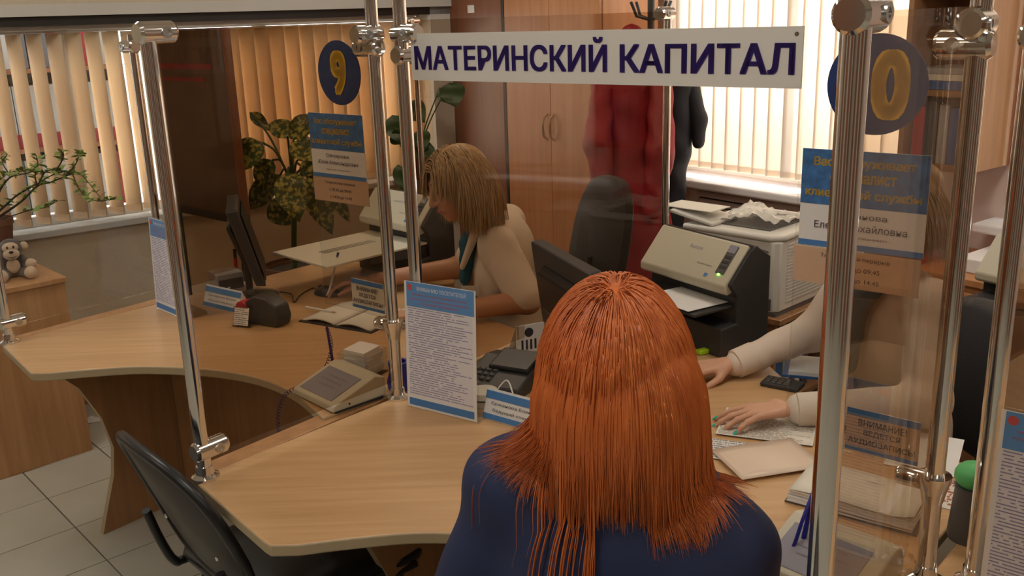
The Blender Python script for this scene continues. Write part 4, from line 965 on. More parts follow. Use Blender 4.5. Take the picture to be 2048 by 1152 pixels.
# white box, red cap pen, cables behind
wbx = thing('paper_box', 'grey-white box of leaflets behind the name plate', 'box', T(455, 578, TH), R_(35)); MB().box(-.05, .05, -.05, .05, 0, .07).build('box', 'binder_white', wbx, smooth=0, bevel=.003); MB().box(-.045, .045, -.051, -.05, .01, .05).build('box_label', 'dark_grey', wbx, smooth=0)
rp = thing('red_marker', 'red marker leaning beside the edge-on monitor', 'marker', T(474, 560), 0); MB().tube([(0, 0, 0), (.0, .01, .085)], .007, 10).build('barrel', 'red_plastic', rp); MB().tube([(0, .01, .085), (.0, .013, .12)], .0065, 10).build('cap', 'black', rp)
cbw = [T(450, 590)+ZU*.01, T(480, 575)+ZU*.03, T(505, 585)+ZU*.012, T(515, 565)+ZU*.006, T(500, 555)+ZU*.004]
o = MB().tube(spline(cbw, 6), .004, 8).build('white_cable', 'white_plastic'); tag(o, 'loop of white cable beside the tape dispenser', 'cable')
def mouse(label, p, rot, tail):
    s = thing('computer_mouse', label, 'mouse', p, rot)
    MB().grid(lambda u, v: Vector((.031*math.sin((u-.5)*math.pi)*(math.sin(math.pi*(.04+.92*v))**.45), (v-.5)*.105, .002+.033*math.cos((u-.5)*math.pi)**.6*math.sin(math.pi*(.06+.9*v))**.6)), 12, 12).build('shell', 'graphite', s, smooth=80); MB().lathe([(0, -.004), (.008, -.004), (.008, .004), (0, .004)], (0, .03, .027), (1, 0, 0), 12).build('wheel', 'dark_grey', s)
    iv = PMX[s.name].inverted(); MB().tube([iv@q for q in spline(tail, 6)], .002, 6).build('cord', 'black', s)
mp = T(655, 590); mouse('dark mouse with curling cord at the blonde clerk\'s hand', mp, R_(60), [mp+Vector((-.04, .03, .012)), T(625, 578)+ZU*.003, T(600, 592)+ZU*.003, T(588, 606)+ZU*.003, T(583, 590)+ZU*.003, T(560, 585)+ZU*.003])
# journal with pen and papers at the blonde clerk
def sheet(name, label, c, rot, w, h, mat, z=TH, th=.0006, cat='paper'):
    s = thing(name, label, cat, (c.x, c.y, z+.0006), rot); MB().box(-w/2, w/2, -h/2, h/2, 0, th).build('page', 'paper' if mat.startswith('print') else mat, s, smooth=0)
    if mat.startswith('print'): card('printed_text', s, (0, 0, th+.0004), X, Vector((0, 1, 0)), w*.97, h*.97, mat)
    return s
jc = (T(625, 640)+T(800, 625))/2; jr = rz(T(800, 625)-T(690, 605))
jn = thing('journal', 'open ledger under the pen of the blonde clerk', 'ledger', (jc.x, jc.y-.02, TH), R_(-30)); MB().box(-.15, .15, -.11, .11, .0, .004).build('cover', 'graphite', jn, smooth=0)
for s in (-1, 1): MB().grid(lambda u, v: Vector((s*(.004+.138*u), (v-.5)*.205, .006+.012*math.sin(math.pi*min(1, u*1.1))**.8)), 8, 1).build('page_block', 'paper_cream', jn, smooth=60, thick=.006)
jp = thing('ballpoint_pen', 'white ballpoint pen lying on the left edge of the ledger', 'pen', T(640, 632)+ZU*.022, R_(-35)); MB().tube([(-.065, 0, 0), (.065, 0, .002)], .004, 8).build('barrel', 'white_plastic', jp); MB().tube([(.065, 0, .002), (.078, 0, .002)], [.004, .001], 8).build('tip', 'brass', jp)
sheet('white_sheet', 'white folded form by the pole, under the blonde clerk\'s arm', T(800, 640), R_(-40), .15, .21, 'paper', z=TH+.001)
# things around the visitor's monitor
ph = thing('card_terminal', 'black flat desk terminal left of the visitor\'s hair', 'terminal', T(1014, 768), R_(-28))
MB().extrude([(-.10, 0), (.10, 0), (.10, .055), (.04, .065), (-.10, .03)], Vector((0, 1, 0)), ZU, X, (0, 0, 0), -.085, .085).build('body', 'graphite', ph, smooth=0, bevel=.006)
MB().obox((.02, .02, .062), X, Vector((0, 1, .2)).normalized(), Vector((0, -.2, 1)).normalized(), .06, .05, .008).build('raised_lid', 'black', ph, smooth=0, bevel=.006)
for i in range(4):
    for j in range(3): MB().box(-.075+i*.018, -.063+i*.018, -.08+j*.02, -.066+j*.02, .034+j*.005, .041+j*.005).build('key', 'dark_grey', ph, smooth=0)
cp = thing('cable_puck', 'small cream round cable box beside the name plate', 'cable box', T(968, 806), 0); MB().lathe([(0, 0), (.04, 0), (.042, .02), (.036, .036), (0, .036)], n=26).build('case', 'putty_light', cp); MB().lathe([(.0425, .018), (.0432, .019), (.0432, .021), (.0425, .022)], n=26).build('seam', 'dark_grey', cp); MB().tube(spline([(.03, .0, .03), (.06, .0, .06), (.075, -.02, .03), (.08, -.03, .004)], 5), .002, 6).build('wire', 'white_plastic', cp)
fg = thing('picture_card', 'small white folded card with a black drawing by the monitor', 'card', T(1062, 704), R_(24))
MB().box(-.045, .045, 0, .003, 0, .085).build('front_leaf', 'paper', fg, smooth=0); MB().add([(-.045, .06, 0), (.045, .06, 0), (.045, .003, .085), (-.045, .003, .085)], [(0, 1, 2, 3)]).build('rear_leaf', 'paper', fg, smooth=0, thick=.001)
for i in range(4): MB().box(-.03+i*.014, -.024+i*.014, -.0012, 0, .01, .04).build('drawn_column', 'ink', fg, smooth=0)
MB().lathe([(0, 0), (.014, 0), (.014, .001), (0, .001)], (-.005, -.001, .062), (0, 1, 0), 16).build('drawn_dome', 'ink', fg)
# clerk ten's papers
sheet('printed_form', 'printed form under the green-nailed hand', T(1535, 855)+ZU*0, R_(-22), .215, .16, 'print_sheet', z=TH+.004)
sheet('printed_form', 'white printed sheet sticking out left below the hand', T(1470, 905), R_(-22), .12, .10, 'print_small', z=TH+.0025)
ff = MB().grid(lambda u, v: Vector(((u-.5)*.2, (v-.5)*.15, .001+.004*math.sin(u*6)*math.sin(v*3))), 10, 6).build('file_sleeve', 'sleeve_film', smooth=60, thick=.0008)
fc = T(1535, 922); ff.location = (fc.x, fc.y, TH+.007); ff.rotation_euler = (0, 0, R_(14)); tag(ff, 'wrinkled translucent file sleeve below the printed form', 'sleeve')
fm = thing('form_stack', 'thick stack of forms on a board, right of the foreground pole', 'paper stack', ((T(1590, 1000)+T(1850, 1010))/2).xy.to_3d()+ZU*TH, R_(-36))
MB().box(-.125, .125, -.075, .075, 0, .003).build('board', 'dark_grey', fm, smooth=0)
for i in range(7): MB().obox((random.uniform(-.003, .003), random.uniform(-.003, .003), .006+i*.0035), Matrix.Rotation(random.uniform(-.03, .03), 3, 'Z')@X, Matrix.Rotation(random.uniform(-.03, .03), 3, 'Z')@Vector((0, 1, 0)), ZU, .118, .072, .0014).build('sheet', 'paper', fm, smooth=0)
MB().grid(lambda u, v: Vector(((u-.5)*.236, (v-.5)*.146, .0295+.012*max(0, u-.75)**2*16+.003*math.sin(u*5))), 12, 4).build('top_sheet', 'paper_cream', fm, smooth=60, thick=.0006)
textmesh('lettering', 'АНКЕТА', .035, .006, 'ink', fm, (.02, .03, .0345), X, Vector((0, 1, 0)))
sheet('pattern_sheet', 'sheet with red and black pattern beside the cup clamp', T(1905, 990), R_(-40), .15, .13, 'print_pattern')
sheet('letter', 'white letter beyond the patterned sheet at the right', T(1850, 905), R_(-30), .14, .2, 'paper', z=TH+.001)
gl = thing('pen_holder', 'smoky pen holder with a round green top by the right notice', 'pen holder', T(1935, 1075), 0)
MB().lathe([(0, 0), (.035, 0), (.036, .012), (.03, .10), (.032, .105), (0, .105)], n=22).build('cup', 'dark_grey', gl); MB().ell((0, 0, .125), (.034, .034, .027), n=18).build('green_top', 'green_rubber', gl); MB().tube([(.01, -.02, .10), (.03, -.03, .15)], .004, 8).build('pencil', 'brass', gl)
mk = thing('highlighter', 'lime green highlighter at the tip of the desk corner', 'marker', T(1418, 705)+ZU*.008, R_(25)); MB().obox((0, 0, 0), X, Vector((0, 1, 0)), ZU, .04, .011, .007).build('barrel', 'lime', mk, smooth=0, bevel=.003); MB().obox((.048, 0, 0), X, Vector((0, 1, 0)), ZU, .01, .008, .005).build('cap', 'lime', mk, smooth=0, bevel=.002)
ca = thing('calculator', 'small black calculator behind the clerk\'s sleeve', 'calculator', T(1565, 772), R_(-35)); MB().box(-.05, .05, -.03, .03, 0, .012).build('case', 'graphite', ca, smooth=0, bevel=.003)
for i in range(4):
    for j in range(3): MB().box(-.04+i*.016, -.029+i*.016, -.024+j*.014, -.014+j*.014, .012, .0145).build('key', 'dark_grey', ca, smooth=0)
bs2 = thing('folder_pile', 'blue folder with white papers behind the clerk\'s sleeve', 'folder', T(1645, 742), R_(-20)); MB().box(-.1, .06, -.07, .07, 0, .006).build('cover', 'binder_blue', bs2, smooth=0); MB().box(-.085, .065, -.065, .065, .006, .016).build('papers', 'paper', bs2, smooth=0)
# blue pen on cord by the foreground pole
bpn = thing('corded_pen', 'blue corded pen in its blue base by the foreground pole', 'pen', T(1602, 1125), 0)
MB().lathe([(0, 0), (.022, 0), (.022, .012), (.012, .035), (0, .035)], n=18).build('base', 'blue_plastic', bpn); MB().tube([(0, 0, .03), (.018, .012, .13)], [.005, .004], 10).build('barrel', 'blue_plastic', bpn)
MB().tube(spline([(.018, .012, .13), (-.005, -.01, .09), (-.018, -.01, .04), (-.03, -.006, .018), (-.02, .0, .01), (.0, .0, .015)], 6), .0035, 8).build('cord', 'blue_plastic', bpn)
fp = T(184, 842, 0); o = MB().prism([(-.05, -.04), (.07, 0), (-.03, .06)], 0, .001).build('paper_scrap', 'paper', smooth=0); o.location = (fp.x, fp.y, .0005); tag(o, 'white paper scrap lying on the tiles beside the low cabinet', 'paper')

# ------------------------------------------------------------------ plants and toy
def leaf(name, mat, base, tip, w, parent, sag=.25, nrm=ZU, fold=.15):
    """one leaf: base to tip, bending down, with a folded midrib"""
    base, tip = Vector(base), Vector(tip); d = tip-base; L = d.length; d.normalize(); sdv = d.cross(nrm)
    if sdv.length < .05: sdv = d.cross(X)
    sdv.normalize(); n = sdv.cross(d)
    def f(u, v):
        prof = math.sin(math.pi*min(1, max(0, v))**.8)**.8*(1-.25*v); x = (u-.5)*2
        return base+d*(L*v)+sdv*(x*w/2*prof)+n*(sag*L*(v-v*v)*1.0-abs(x)*fold*-w*prof*.5+.012*math.sin(v*9+x)*w*4)
    return MB().grid(f, 6, 10).build(name, mat, parent, smooth=80)
pb = T(-5, 528, .757); pt = thing('potted_bush', 'thin-branched potted bush with tiny leaves on the low cabinet', 'potted plant', pb)
MB().lathe([(0, 0), (.062, 0), (.085, .17), (.09, .17), (.09, .195), (.082, .195), (.078, .17), (0, .168)], n=28).build('pot', 'pot', pt, smooth=35); MB().lathe([(0, .16), (.079, .16), (.079, .178), (0, .182)], n=20).build('soil', 'soil', pt)
YB = pb.y; br = [[(2, 432), (12, 410), (35, 390), (70, 370), (105, 350), (135, 342)], [(18, 432), (40, 405), (75, 372), (100, 365), (130, 353), (150, 345)], [(5, 432), (-5, 390), (20, 355), (60, 345), (75, 330)], [(75, 372), (90, 345), (112, 340), (145, 348), (165, 352), (200, 400 - 6)], [(130, 352), (150, 330), (158, 312), (165, 305)], [(75, 372), (70, 352), (76, 330), (72, 310)], [(145, 348), (155, 372), (170, 390), (195, 402), (232, 397)], [(100, 345), (60, 342), (20, 345), (0, 360)], [(30, 412), (60, 420), (90, 415), (115, 402)], [(20, 350), (5, 325), (15, 308)], [(0, 420), (-25, 380), (-30, 340)], [(112, 342), (125, 318), (122, 302)]]
lm = None
for bi, b_ in enumerate(br):
    dy = random.uniform(-.10, .10); pts = [at(x, y, YB+dy*min(1, i/3))-pb for i, (x, y) in enumerate(b_)]
    if bi in (0, 1, 2, 8, 10): pts[0] = Vector((random.uniform(-.03, .03), random.uniform(-.03, .03), .175))
    sp_ = spline(pts, 5); MB().tube(sp_, [max(.0018, .006*(1-i/len(sp_)*.75)) if bi < 3 else max(.0012, .0032*(1-i/len(sp_)*.6)) for i in range(len(sp_))], 6).build('branch', 'bark', pt)
    for k in range(4, len(sp_)):
        for s in (-1, 1, 1):
            if random.random() < (.3 if bi > 2 else .14): continue
            if lm is None:
                lo_ = leaf('leaf', 'leaf_green', (0, 0, 0), (.032, 0, .004), .016, pt); lm = lo_.data
            else:
                lo_ = bpy.data.objects.new('leaf', lm); C.objects.link(lo_); lo_.parent = pt
            lo_.location = sp_[k]; lo_.rotation_euler = (random.uniform(-.8, .8), random.uniform(-.7, .5), random.uniform(0, 6.28)); sc_ = random.uniform(.6, 1.25); lo_.scale = (sc_, sc_, sc_)
# dumb cane on a stool
dp_ = Vector((-.98, 4.16, 0)); stl = thing('plant_stool', 'low wooden stool carrying the dumb cane pot', 'stool', dp_)
MB().box(-.17, .17, -.17, .17, .38, .41).build('seat', 'panel_wood', stl, smooth=0, bevel=.004)
for x, y in ((-1, -1), (1, -1), (1, 1), (-1, 1)): MB().box(x*.15-.015, x*.15+.015, y*.15-.015, y*.15+.015, 0, .38).build('leg', 'panel_wood', stl, smooth=0)
dc = thing('dumb_cane', 'dumb cane plant with broad yellow-speckled leaves behind the glass', 'potted plant', (dp_.x, dp_.y, .41))
MB().lathe([(0, 0), (.10, 0), (.135, .22), (.14, .22), (.14, .245), (.13, .245), (.125, .21), (0, .21)], n=28).build('pot', 'pot', dc, smooth=35); MB().lathe([(0, .2), (.126, .2), (.126, .222), (0, .226)], n=20).build('soil', 'soil', dc)
d0 = Vector((dp_.x, dp_.y, .41)); hub = at(583, 345, dp_.y); MB().tube(spline([(0, 0, .2), (.01, 0, .35), hub-d0-ZU*.12, hub-d0], 5), .012, 8).build('stem', 'leaf_dark', dc)
for (bx, by, tx, ty, w, dy) in ((500, 225, 540, 262, .05, .1), (560, 268, 462, 338, 0, 0), (625, 255, 655, 232, 0, 0), (525, 285, 462, 345, .13, -.05), (545, 320, 515, 372, .10, .05), (590, 268, 532, 252, .09, .12), (575, 272, 660, 235, .10, .0), (585, 285, 640, 325, .10, -.08), (605, 320, 640, 345, .12, .08), (575, 345, 600, 445, .13, -.18), (615, 355, 665, 470, .11, -.08), (650, 365, 700, 445, .07, .06), (600, 330, 700, 380, .10, .15), (560, 350, 500, 420, .12, .1), (540, 400, 585, 450, .12, .18)):
    if not w: continue
    b_ = at(bx, by, dp_.y+dy*.6); t_ = at(tx, ty, dp_.y+dy-.03); l = leaf('leaf', 'leaf_dieff', b_-d0, t_-d0, w*1.25, dc, sag=.35, nrm=Vector((0, -.8, .6)))
    MB().tube(spline([hub-d0-ZU*.06, (hub-d0)*.5+(b_-d0)*.5+ZU*.02, b_-d0], 4), .005, 6).build('leaf_stalk', 'leaf_dark', dc)
# split-leaf plant on the ledge
mo = lw(.78, .846, -.10); mo = Vector((mo.x, mo.y, .846)); mn = thing('split_leaf_plant', 'split-leaf plant in the far window corner behind the chrome poles', 'potted plant', mo)
MB().lathe([(0, 0), (.05, 0), (.065, .11), (.068, .11), (.068, .125), (.06, .125), (0, .11)], n=24).build('pot', 'pot', mn, smooth=35)
for (bx, by, tx, ty, w) in ((900, 165, 912, 215, .12), (880, 175, 905, 210, .08), (815, 205, 850, 245, .11), (785, 230, 805, 290, .11), (800, 290, 790, 255, .08), (835, 262, 850, 300, .10), (860, 285, 835, 330, .10), (795, 330, 810, 385, .07)):
    b_ = at(bx, by, mo.y); t_ = at(tx, ty, mo.y-.04); leaf('leaf', 'leaf_dark', b_-mo, t_-mo, w*1.3, mn, sag=.2, nrm=Vector((0, -.9, .4)))
    MB().tube(spline([(0, 0, .11), ((b_-mo).x*.4, 0, (b_-mo).z*.6), b_-mo], 5), .004, 6).build('leaf_stalk', 'leaf_dark', mn)
# toy monkey
mk0 = T(30, 553, .757); tm_ = thing('plush_monkey', 'brown and cream plush monkey sitting on the low cabinet', 'soft toy', mk0, R_(30))
def loc(x, y, z): return PMX[tm_.name] @ Vector((x, y, z))
R30 = Matrix.Rotation(R_(30), 3, 'Z')
organic('body', [e_(loc(0, 0, .05), (.045, .038, .05), R30), e_(loc(0, -.01, .115), (.042, .038, .042), R30, .01), c_(loc(-.035, -.01, .07), loc(-.06, -.05, .03), .016, .015, .012), c_(loc(.035, -.01, .07), loc(.06, -.045, .045), .016, .015, .012), c_(loc(-.03, -.02, .02), loc(-.045, -.07, .018), .02, .017, .012), c_(loc(.03, -.02, .02), loc(.05, -.07, .018), .02, .017, .012)], .004, 'plush_brown', tm_)
for nm, q, r in (('muzzle', (0, -.04, .10), (.030, .022, .024)), ('face', (0, -.034, .125), (.030, .018, .022)), ('belly', (0, -.03, .05), (.026, .014, .03)), ('ear', (-.05, -.005, .12), (.016, .009, .018)), ('ear', (.05, -.005, .12), (.016, .009, .018)), ('foot', (-.048, -.085, .026), (.024, .022, .026)), ('foot', (.055, -.085, .026), (.024, .022, .026)), ('hand', (-.062, -.055, .03), (.018, .018, .018)), ('hand', (.063, -.052, .055), (.021, .02, .021))):
    MB().ell(q, r, n=16).build(nm, 'plush_cream', tm_, smooth=80)
for s in (-1, 1): MB().ell((s*.011, -.052, .13), (.004, .003, .006), n=10).build('eye', 'black', tm_, smooth=80)
MB().ell((0, -.062, .112), (.009, .005, .006), n=10).build('nose', 'black', tm_, smooth=80); MB().tube(spline([(-.015, -.057, .095), (0, -.061, .09), (.015, -.057, .095)], 4), .0012, 5).build('smile', 'black', tm_)

# ------------------------------------------------------------------ people
def hand(P, w, f, n, t, curl=.35, spread=.10, s=1.0, thumb=.6):
    """palm + five fingers; w wrist, f finger direction, n back-of-hand normal, t thumb side. returns fingertips"""
    w, f, n, t = Vector(w), Vector(f).normalized(), Vector(n).normalized(), Vector(t).normalized(); tips = []
    lens = ((.040, .025, .021), (.044, .029, .022), (.041, .027, .021), (.032, .020, .019))
    for i in range(4):
        o = (1.5-i); b = w+t*(o*.010*s)+f*(.012*s); kn = w+f*((.082, .086, .082, .074)[i]*s)+t*(o*.0195*s)+n*(.006*s)
        P.append(c_(b, kn, .0135*s, .0095*s, .012)); d = (f+t*(o*spread)).normalized(); p = kn
        c = curl*(1+.12*i)
        for j, L in enumerate(lens[i]):
            a = c*(j*.55+.35); dd = (d*math.cos(a)-n*math.sin(a)).normalized(); q = p+dd*(L*s)
            P.append(c_(p, q, (.0088, .0080, .0072)[j]*s, (.0080, .0072, .0058)[j]*s, .004)); p = q
        tips.append((p, dd))
    b = w+f*(.022*s)+t*(.022*s); k1 = b+(f*.55+t*.8*thumb-n*.35).normalized()*(.038*s); k2 = k1+(f*.85+t*.35*thumb-n*.25).normalized()*(.032*s); k3 = k2+(f*.95+t*.1-n*.3).normalized()*(.024*s)
    P += [c_(w+f*.015*s, b, .015*s, .015*s, .012), c_(b, k1, .014*s, .0105*s, .01), c_(k1, k2, .0100*s, .0090*s, .004), c_(k2, k3, .0088*s, .0068*s, .004)]
    tips.append((k3, (k3-k2).normalized())); return tips
def frame(fwd, up=ZU):
    y = Vector(fwd).normalized(); x = y.cross(Vector(up)).normalized(); z = x.cross(y); return Matrix((x, y, z)).transposed()
def head(P, c, R, s=1.0):
    c = Vector(c); L = lambda x, y, z: c+R@(Vector((x, y, z))*s)
    def E(x, y, z, a, b, d, k=.02, g=1): P.append(e_(L(x, y, z), (a*s, b*s, d*s), R, k, g))
    E(0, -.012, .03, .074, .092, .084); E(0, .028, -.03, .060, .068, .085, .03); E(0, .045, -.085, .042, .040, .032, .03); E(0, .070, -.098, .018, .016, .014, .02)
    for x in (-1, 1):
        E(x*.038, .062, -.03, .024, .022, .026, .02); E(x*.031, .098, .006, .017, .014, .011, .012, -1); E(x*.031, .083, .006, .013, .011, .009, .006); E(x*.077, -.004, -.004, .009, .018, .030, .006)
    P.append(c_(L(-.034, .086, .026), L(.034, .086, .026), .010*s, .010*s, .012)); P.append(c_(L(0, .094, .012), L(0, .113, -.034), .0075*s, .0115*s, .010))
    for x in (-1, 1): E(x*.012, .100, -.037, .009, .010, .007, .006)
    P.append(c_(L(-.017, .093, -.063), L(.017, .093, -.063), .0065*s, .0065*s, .008)); P.append(c_(L(-.013, .091, -.074), L(.013, .091, -.074), .0065*s, .0065*s, .008))
    return L
def face_parts(L, R, par, s=1.0, browmat='hair_brown'):
    iv = pmat(par).inverted()
    def B(nm, m, mat): m.build(nm, mat, par, smooth=80, world=True)
    for x in (-1, 1):
        B('eyelash', MB().tube([L(x*.018, .0945, .0015), L(x*.031, .0965, -.001), L(x*.043, .0905, .002)], .0012, 6), 'eye_dark')
        B('eyebrow', MB().tube([L(x*.014, .0965, .030), L(x*.032, .0965, .035), L(x*.047, .085, .030)], [.0025, .003, .0012], 6), browmat)
    B('lips', MB().tube([L(-.022, .0955, -.068), L(-.008, .1005, -.0655), L(.008, .1005, -.0655), L(.022, .0955, -.068)], [.002, .0052, .0052, .002], 8), 'lips')
def hair_sim(N, c, rad, R, colliders, ends, seed, crown=(0, -.35, .94), K=26, layer=.010, jitter=.02, keep=None, ds=None, grav=.32, parted=0, fr=2, damp=9, extra=0):
    """strands combed away from the crown, falling under gravity over ellipsoids"""
    rs = np.random.RandomState(seed); c = np.array(c); rad = np.array(rad); Rm = np.array(R)
    d = rs.normal(size=(N*4, 3)); d /= np.linalg.norm(d, axis=1)[:, None]
    ok = (d[:, 2] > -.25) & ~((d[:, 1] > .30) & (d[:, 2] < .45)) & ~((d[:, 1] > .1) & (d[:, 2] < .05)); ok &= ~((d[:, 1] > fr) & (d[:, 2] < .62)); d = d[ok][:N]; N = len(d)
    lay = rs.uniform(0, 1, N)*layer; p = c+((d*(rad+.002))@Rm.T); cr = np.array(crown)/np.linalg.norm(crown)
    away = d-cr
    if parted: away = np.stack([np.sign(d[:, 0]+.15)*(.5+abs(d[:, 0])), d[:, 1]*.1-.45*parted, d[:, 2]*0-.2], 1)
    v = away@Rm.T; v /= np.linalg.norm(v, axis=1)[:, None]+1e-6
    end = ends(d, rs); tot = np.maximum(.10, (p[:, 2]-end)*1.0+.05+extra*np.clip(d[:, 2], 0, 1)); path = [p.copy()]
    clump = np.sin(d[:, 0]*23+d[:, 1]*17)*.5+.5; jit = rs.normal(size=(N, 3))*jitter
    for k in range(K-1):
        step = (tot/(K-1))[:, None]*1.06
        v = v*(1-grav)+np.array([0, 0, -1.])*grav+jit*(.3+k/K); v /= np.linalg.norm(v, axis=1)[:, None]
        p = p+v*step
        for ci, (cc, rr, RR) in enumerate(colliders):
            q = (p-np.array(cc))@np.array(RR); ro = np.array(rr)+lay[:, None]; nq = np.linalg.norm(q/ro, axis=1); ins = nq < 1
            if ins.any():
                qs = q[ins]/nq[ins][:, None]; p[ins] = np.array(cc)+qs@np.array(RR).T
                g = (q[ins]/(ro[ins]**2))@np.array(RR).T; g /= np.linalg.norm(g, axis=1)[:, None]; vi = v[ins]; vi -= g*np.minimum(0, (vi*g).sum(1))[:, None]; vi[:, :2] *= (.35 if ci >= damp else 1); v[ins] = vi
        path.append(p.copy())
    return np.stack(path, 1), d
I3 = Matrix.Identity(3)

# --- visitor with red hair, seen from behind
rd = thing('person', 'person with long straight red hair in a navy jacket, seated with back to the viewer', 'person', (.12, 1.15, 0))
RF = frame((.25, .97, 0)); rr_ = RF@X; ff_ = RF@Vector((0, 1, 0))
hc = Vector((.143, 1.265, 1.222))
LS, RS = Vector((-.015, 1.285, 1.03)), Vector((.305, 1.205, .955)); LE, RE = Vector((-.10, 1.30, .79)), Vector((.35, 1.25, .74)); LWr, RWr = Vector((.04, 1.53, .792)), Vector((.24, 1.50, .792))
P = []; head(P, hc, frame((.25, .95, -.12)), 1.0)
P += [c_((.155, 1.245, 1.02), (.165, 1.262, 1.16), .056, .05, .03), e_((.14, 1.235, .9), (.15, .09, .19), RF), e_((.125, 1.20, .62), (.145, .10, .16), RF, .05), c_(LS, LE, .045, .04), c_(LE, LWr, .038, .027), c_(RS, RE, .045, .04), c_(RE, RWr, .038, .027)]
hand(P, LWr+ff_*.02, (.35, .93, -.05), ZU, rr_, .25); hand(P, RWr+ff_*.02, (-.1, .99, -.05), ZU, -rr_, .25)
hipL, hipR = Vector((.03, 1.19, .52)), Vector((.20, 1.145, .52)); knL, knR = Vector((.11, 1.58, .51)), Vector((.29, 1.54, .51)); anL, anR = Vector((.13, 1.58, .09)), Vector((.31, 1.54, .09))
P += [c_(hipL, knL, .07, .05), c_(hipR, knR, .07, .05), c_(knL, anL, .047, .035), c_(knR, anR, .047, .035), c_(anL-ZU*.03, anL+ff_*.13-ZU*.05, .035, .028), c_(anR-ZU*.03, anR+ff_*.13-ZU*.05, .035, .028)]
organic('body', P, .006, 'skin', rd)
J = [c_((.05, 1.268, 1.055), LS, .05, .058, .05), c_((.24, 1.235, 1.02), RS, .05, .058, .05), c_((.03, 1.28, 1.05), (.27, 1.215, .985), .055, .055, .04), e_((.14, 1.225, .90), (.182, .108, .2), RF, .06), e_((.125, 1.195, .62), (.168, .122, .2), RF, .07),
     c_(LS, LE, .058, .056, .04), c_(LE, LWr-(LWr-LE)*.12, .054, .037, .03), c_(RS, RE, .056, .054, .04), c_(RE, RWr-(RWr-RE)*.12, .052, .037, .03)]
organic('jacket', J, .006, 'navy', rd, wr=.0028, wf=38)
organic('jacket_collar', [c_((.06, 1.22, 1.07), (.155, 1.185, 1.075), .016, .018, .02), c_((.155, 1.185, 1.075), (.25, 1.19, 1.045), .018, .016, .02), c_((.06, 1.22, 1.07), (.08, 1.30, 1.07), .016, .014, .02), c_((.25, 1.19, 1.045), (.25, 1.27, 1.05), .016, .014, .02)], .005, 'navy', rd)
organic('trousers', [e_((.115, 1.165, .53), (.17, .13, .10), RF, .05), c_(hipL, knL, .085, .062, .04), c_(hipR, knR, .085, .062, .04), c_(knL, anL, .058, .05, .03), c_(knR, anR, .058, .05, .03)], .008, 'trouser', rd)
for a in (anL, anR): organic('shoe', [c_(a-ZU*.045, a+ff_*.14-ZU*.052, .045, .036, .03), c_(a-ZU*.05-ff_*.03, a-ZU*.03, .038, .04, .02)], .006, 'shoe', rd)
HR = (.100, .114, .124); mass = (Vector((.145, 1.242, 1.148)), (.119, .108, .155), RF)
cols = [(hc, HR, RF), mass, (Vector((.06, 1.255, 1.03)), (.135, .085, .075), RF), (Vector((.25, 1.215, .985)), (.12, .085, .075), RF), (Vector((.14, 1.225, .90)), (.19, .115, .2), RF)]
organic('hair', [e_(hc+Vector((0, -.004, .002)), (HR[0]-.006, HR[1]-.006, HR[2]-.004), RF, .03), e_(mass[0], (.112, .098, .15), RF, .05), c_(mass[0]-rr_*.085-ZU*.0, mass[0]-rr_*.105-ZU*.06, .028, .016, .03), c_(mass[0]+rr_*.085-ZU*.04, mass[0]+rr_*.105-ZU*.125, .034, .016, .03), e_(hc+ff_*.118-ZU*.03, (.062, .05, .10), RF, .02, -1)], .005, 'hair_red', rd)
def ends_red(d, rs):
    e = 1.145+rs.uniform(-.015, .02, len(d)); back = (d[:, 1] < -.2); e = np.where(d[:, 0] < -.5, e+.012, e)
    e = np.where((d[:, 0] > .45), e-.055, e); e = np.where(back & (d[:, 0] > -.39) & (d[:, 0] < -.33), e-.24*rs.uniform(.1, 1, len(d))*(rs.rand(len(d)) < .2), e)
    return np.where(back & (d[:, 0] > -.12) & (d[:, 0] < -.06), e-.26*rs.uniform(.1, 1, len(d))*(rs.rand(len(d)) < .35), e)
pth, dd_ = hair_sim(8500, hc, (.094, .108, .118), RF, cols, ends_red, 5, crown=(.05, -.25, .96), K=28, layer=.007, jitter=.010, grav=.30, damp=2, extra=.075)
tt_ = np.clip((np.linspace(0, 1, pth.shape[1])-.68)/.32, 0, 1)**2
wl__ = np.clip((-dd_[:, 0]-.5)/.3, 0, 1); wr__ = np.clip((dd_[:, 0]-.55)/.3, 0, 1); rv_ = np.random.RandomState(8).uniform(.5, 1.2, len(pth))
pth = pth+(tt_[None, :, None]*(wl__*rv_)[:, None, None])*np.array([-.042*rr_.x, -.042*rr_.y-.01, -.004])+(tt_[None, :, None]*(wr__*rv_)[:, None, None])*np.array([0.016*rr_.x, .016*rr_.y-.01, 0])
strands('hair_strands', pth, np.random.RandomState(2).uniform(.0008, .0016, len(pth)), 'hair_red', rd)

# --- blonde clerk writing
bd_ = thing('person', 'blonde person in a beige short-sleeved blouse and teal scarf, bent over writing', 'person', (.03, 3.2, 0))
BF = frame((-.985, .17, 0)); bl_ = Vector((-.17, -.985, 0)); bf_ = Vector((-.985, .17, 0))
hb = Vector((-.165, 3.10, 1.185)); HB = frame((-.88, -.34, -.36), (-.30, -.08, 1))
LS, RS = Vector((-.045, 3.035, .975)), Vector((-.005, 3.365, .985)); LE, RE = Vector((.05, 2.95, .808)), Vector((-.19, 3.385, .815)); LWr, RWr = Vector((-.27, 2.90, .790)), Vector((-.50, 3.315, .795))
P = []; Lb = head(P, hb, HB, 1.0)
P += [c_((-.05, 3.19, .98), (-.135, 3.125, 1.11), .054, .048, .03), e_((-.02, 3.2, .86), (.15, .09, .19), BF), e_((.02, 3.2, .62), (.14, .10, .15), BF, .05), c_(LS, LE, .046, .040), c_(LE, LWr, .040, .026), c_(RS, RE, .046, .040), c_(RE, RWr, .040, .026)]
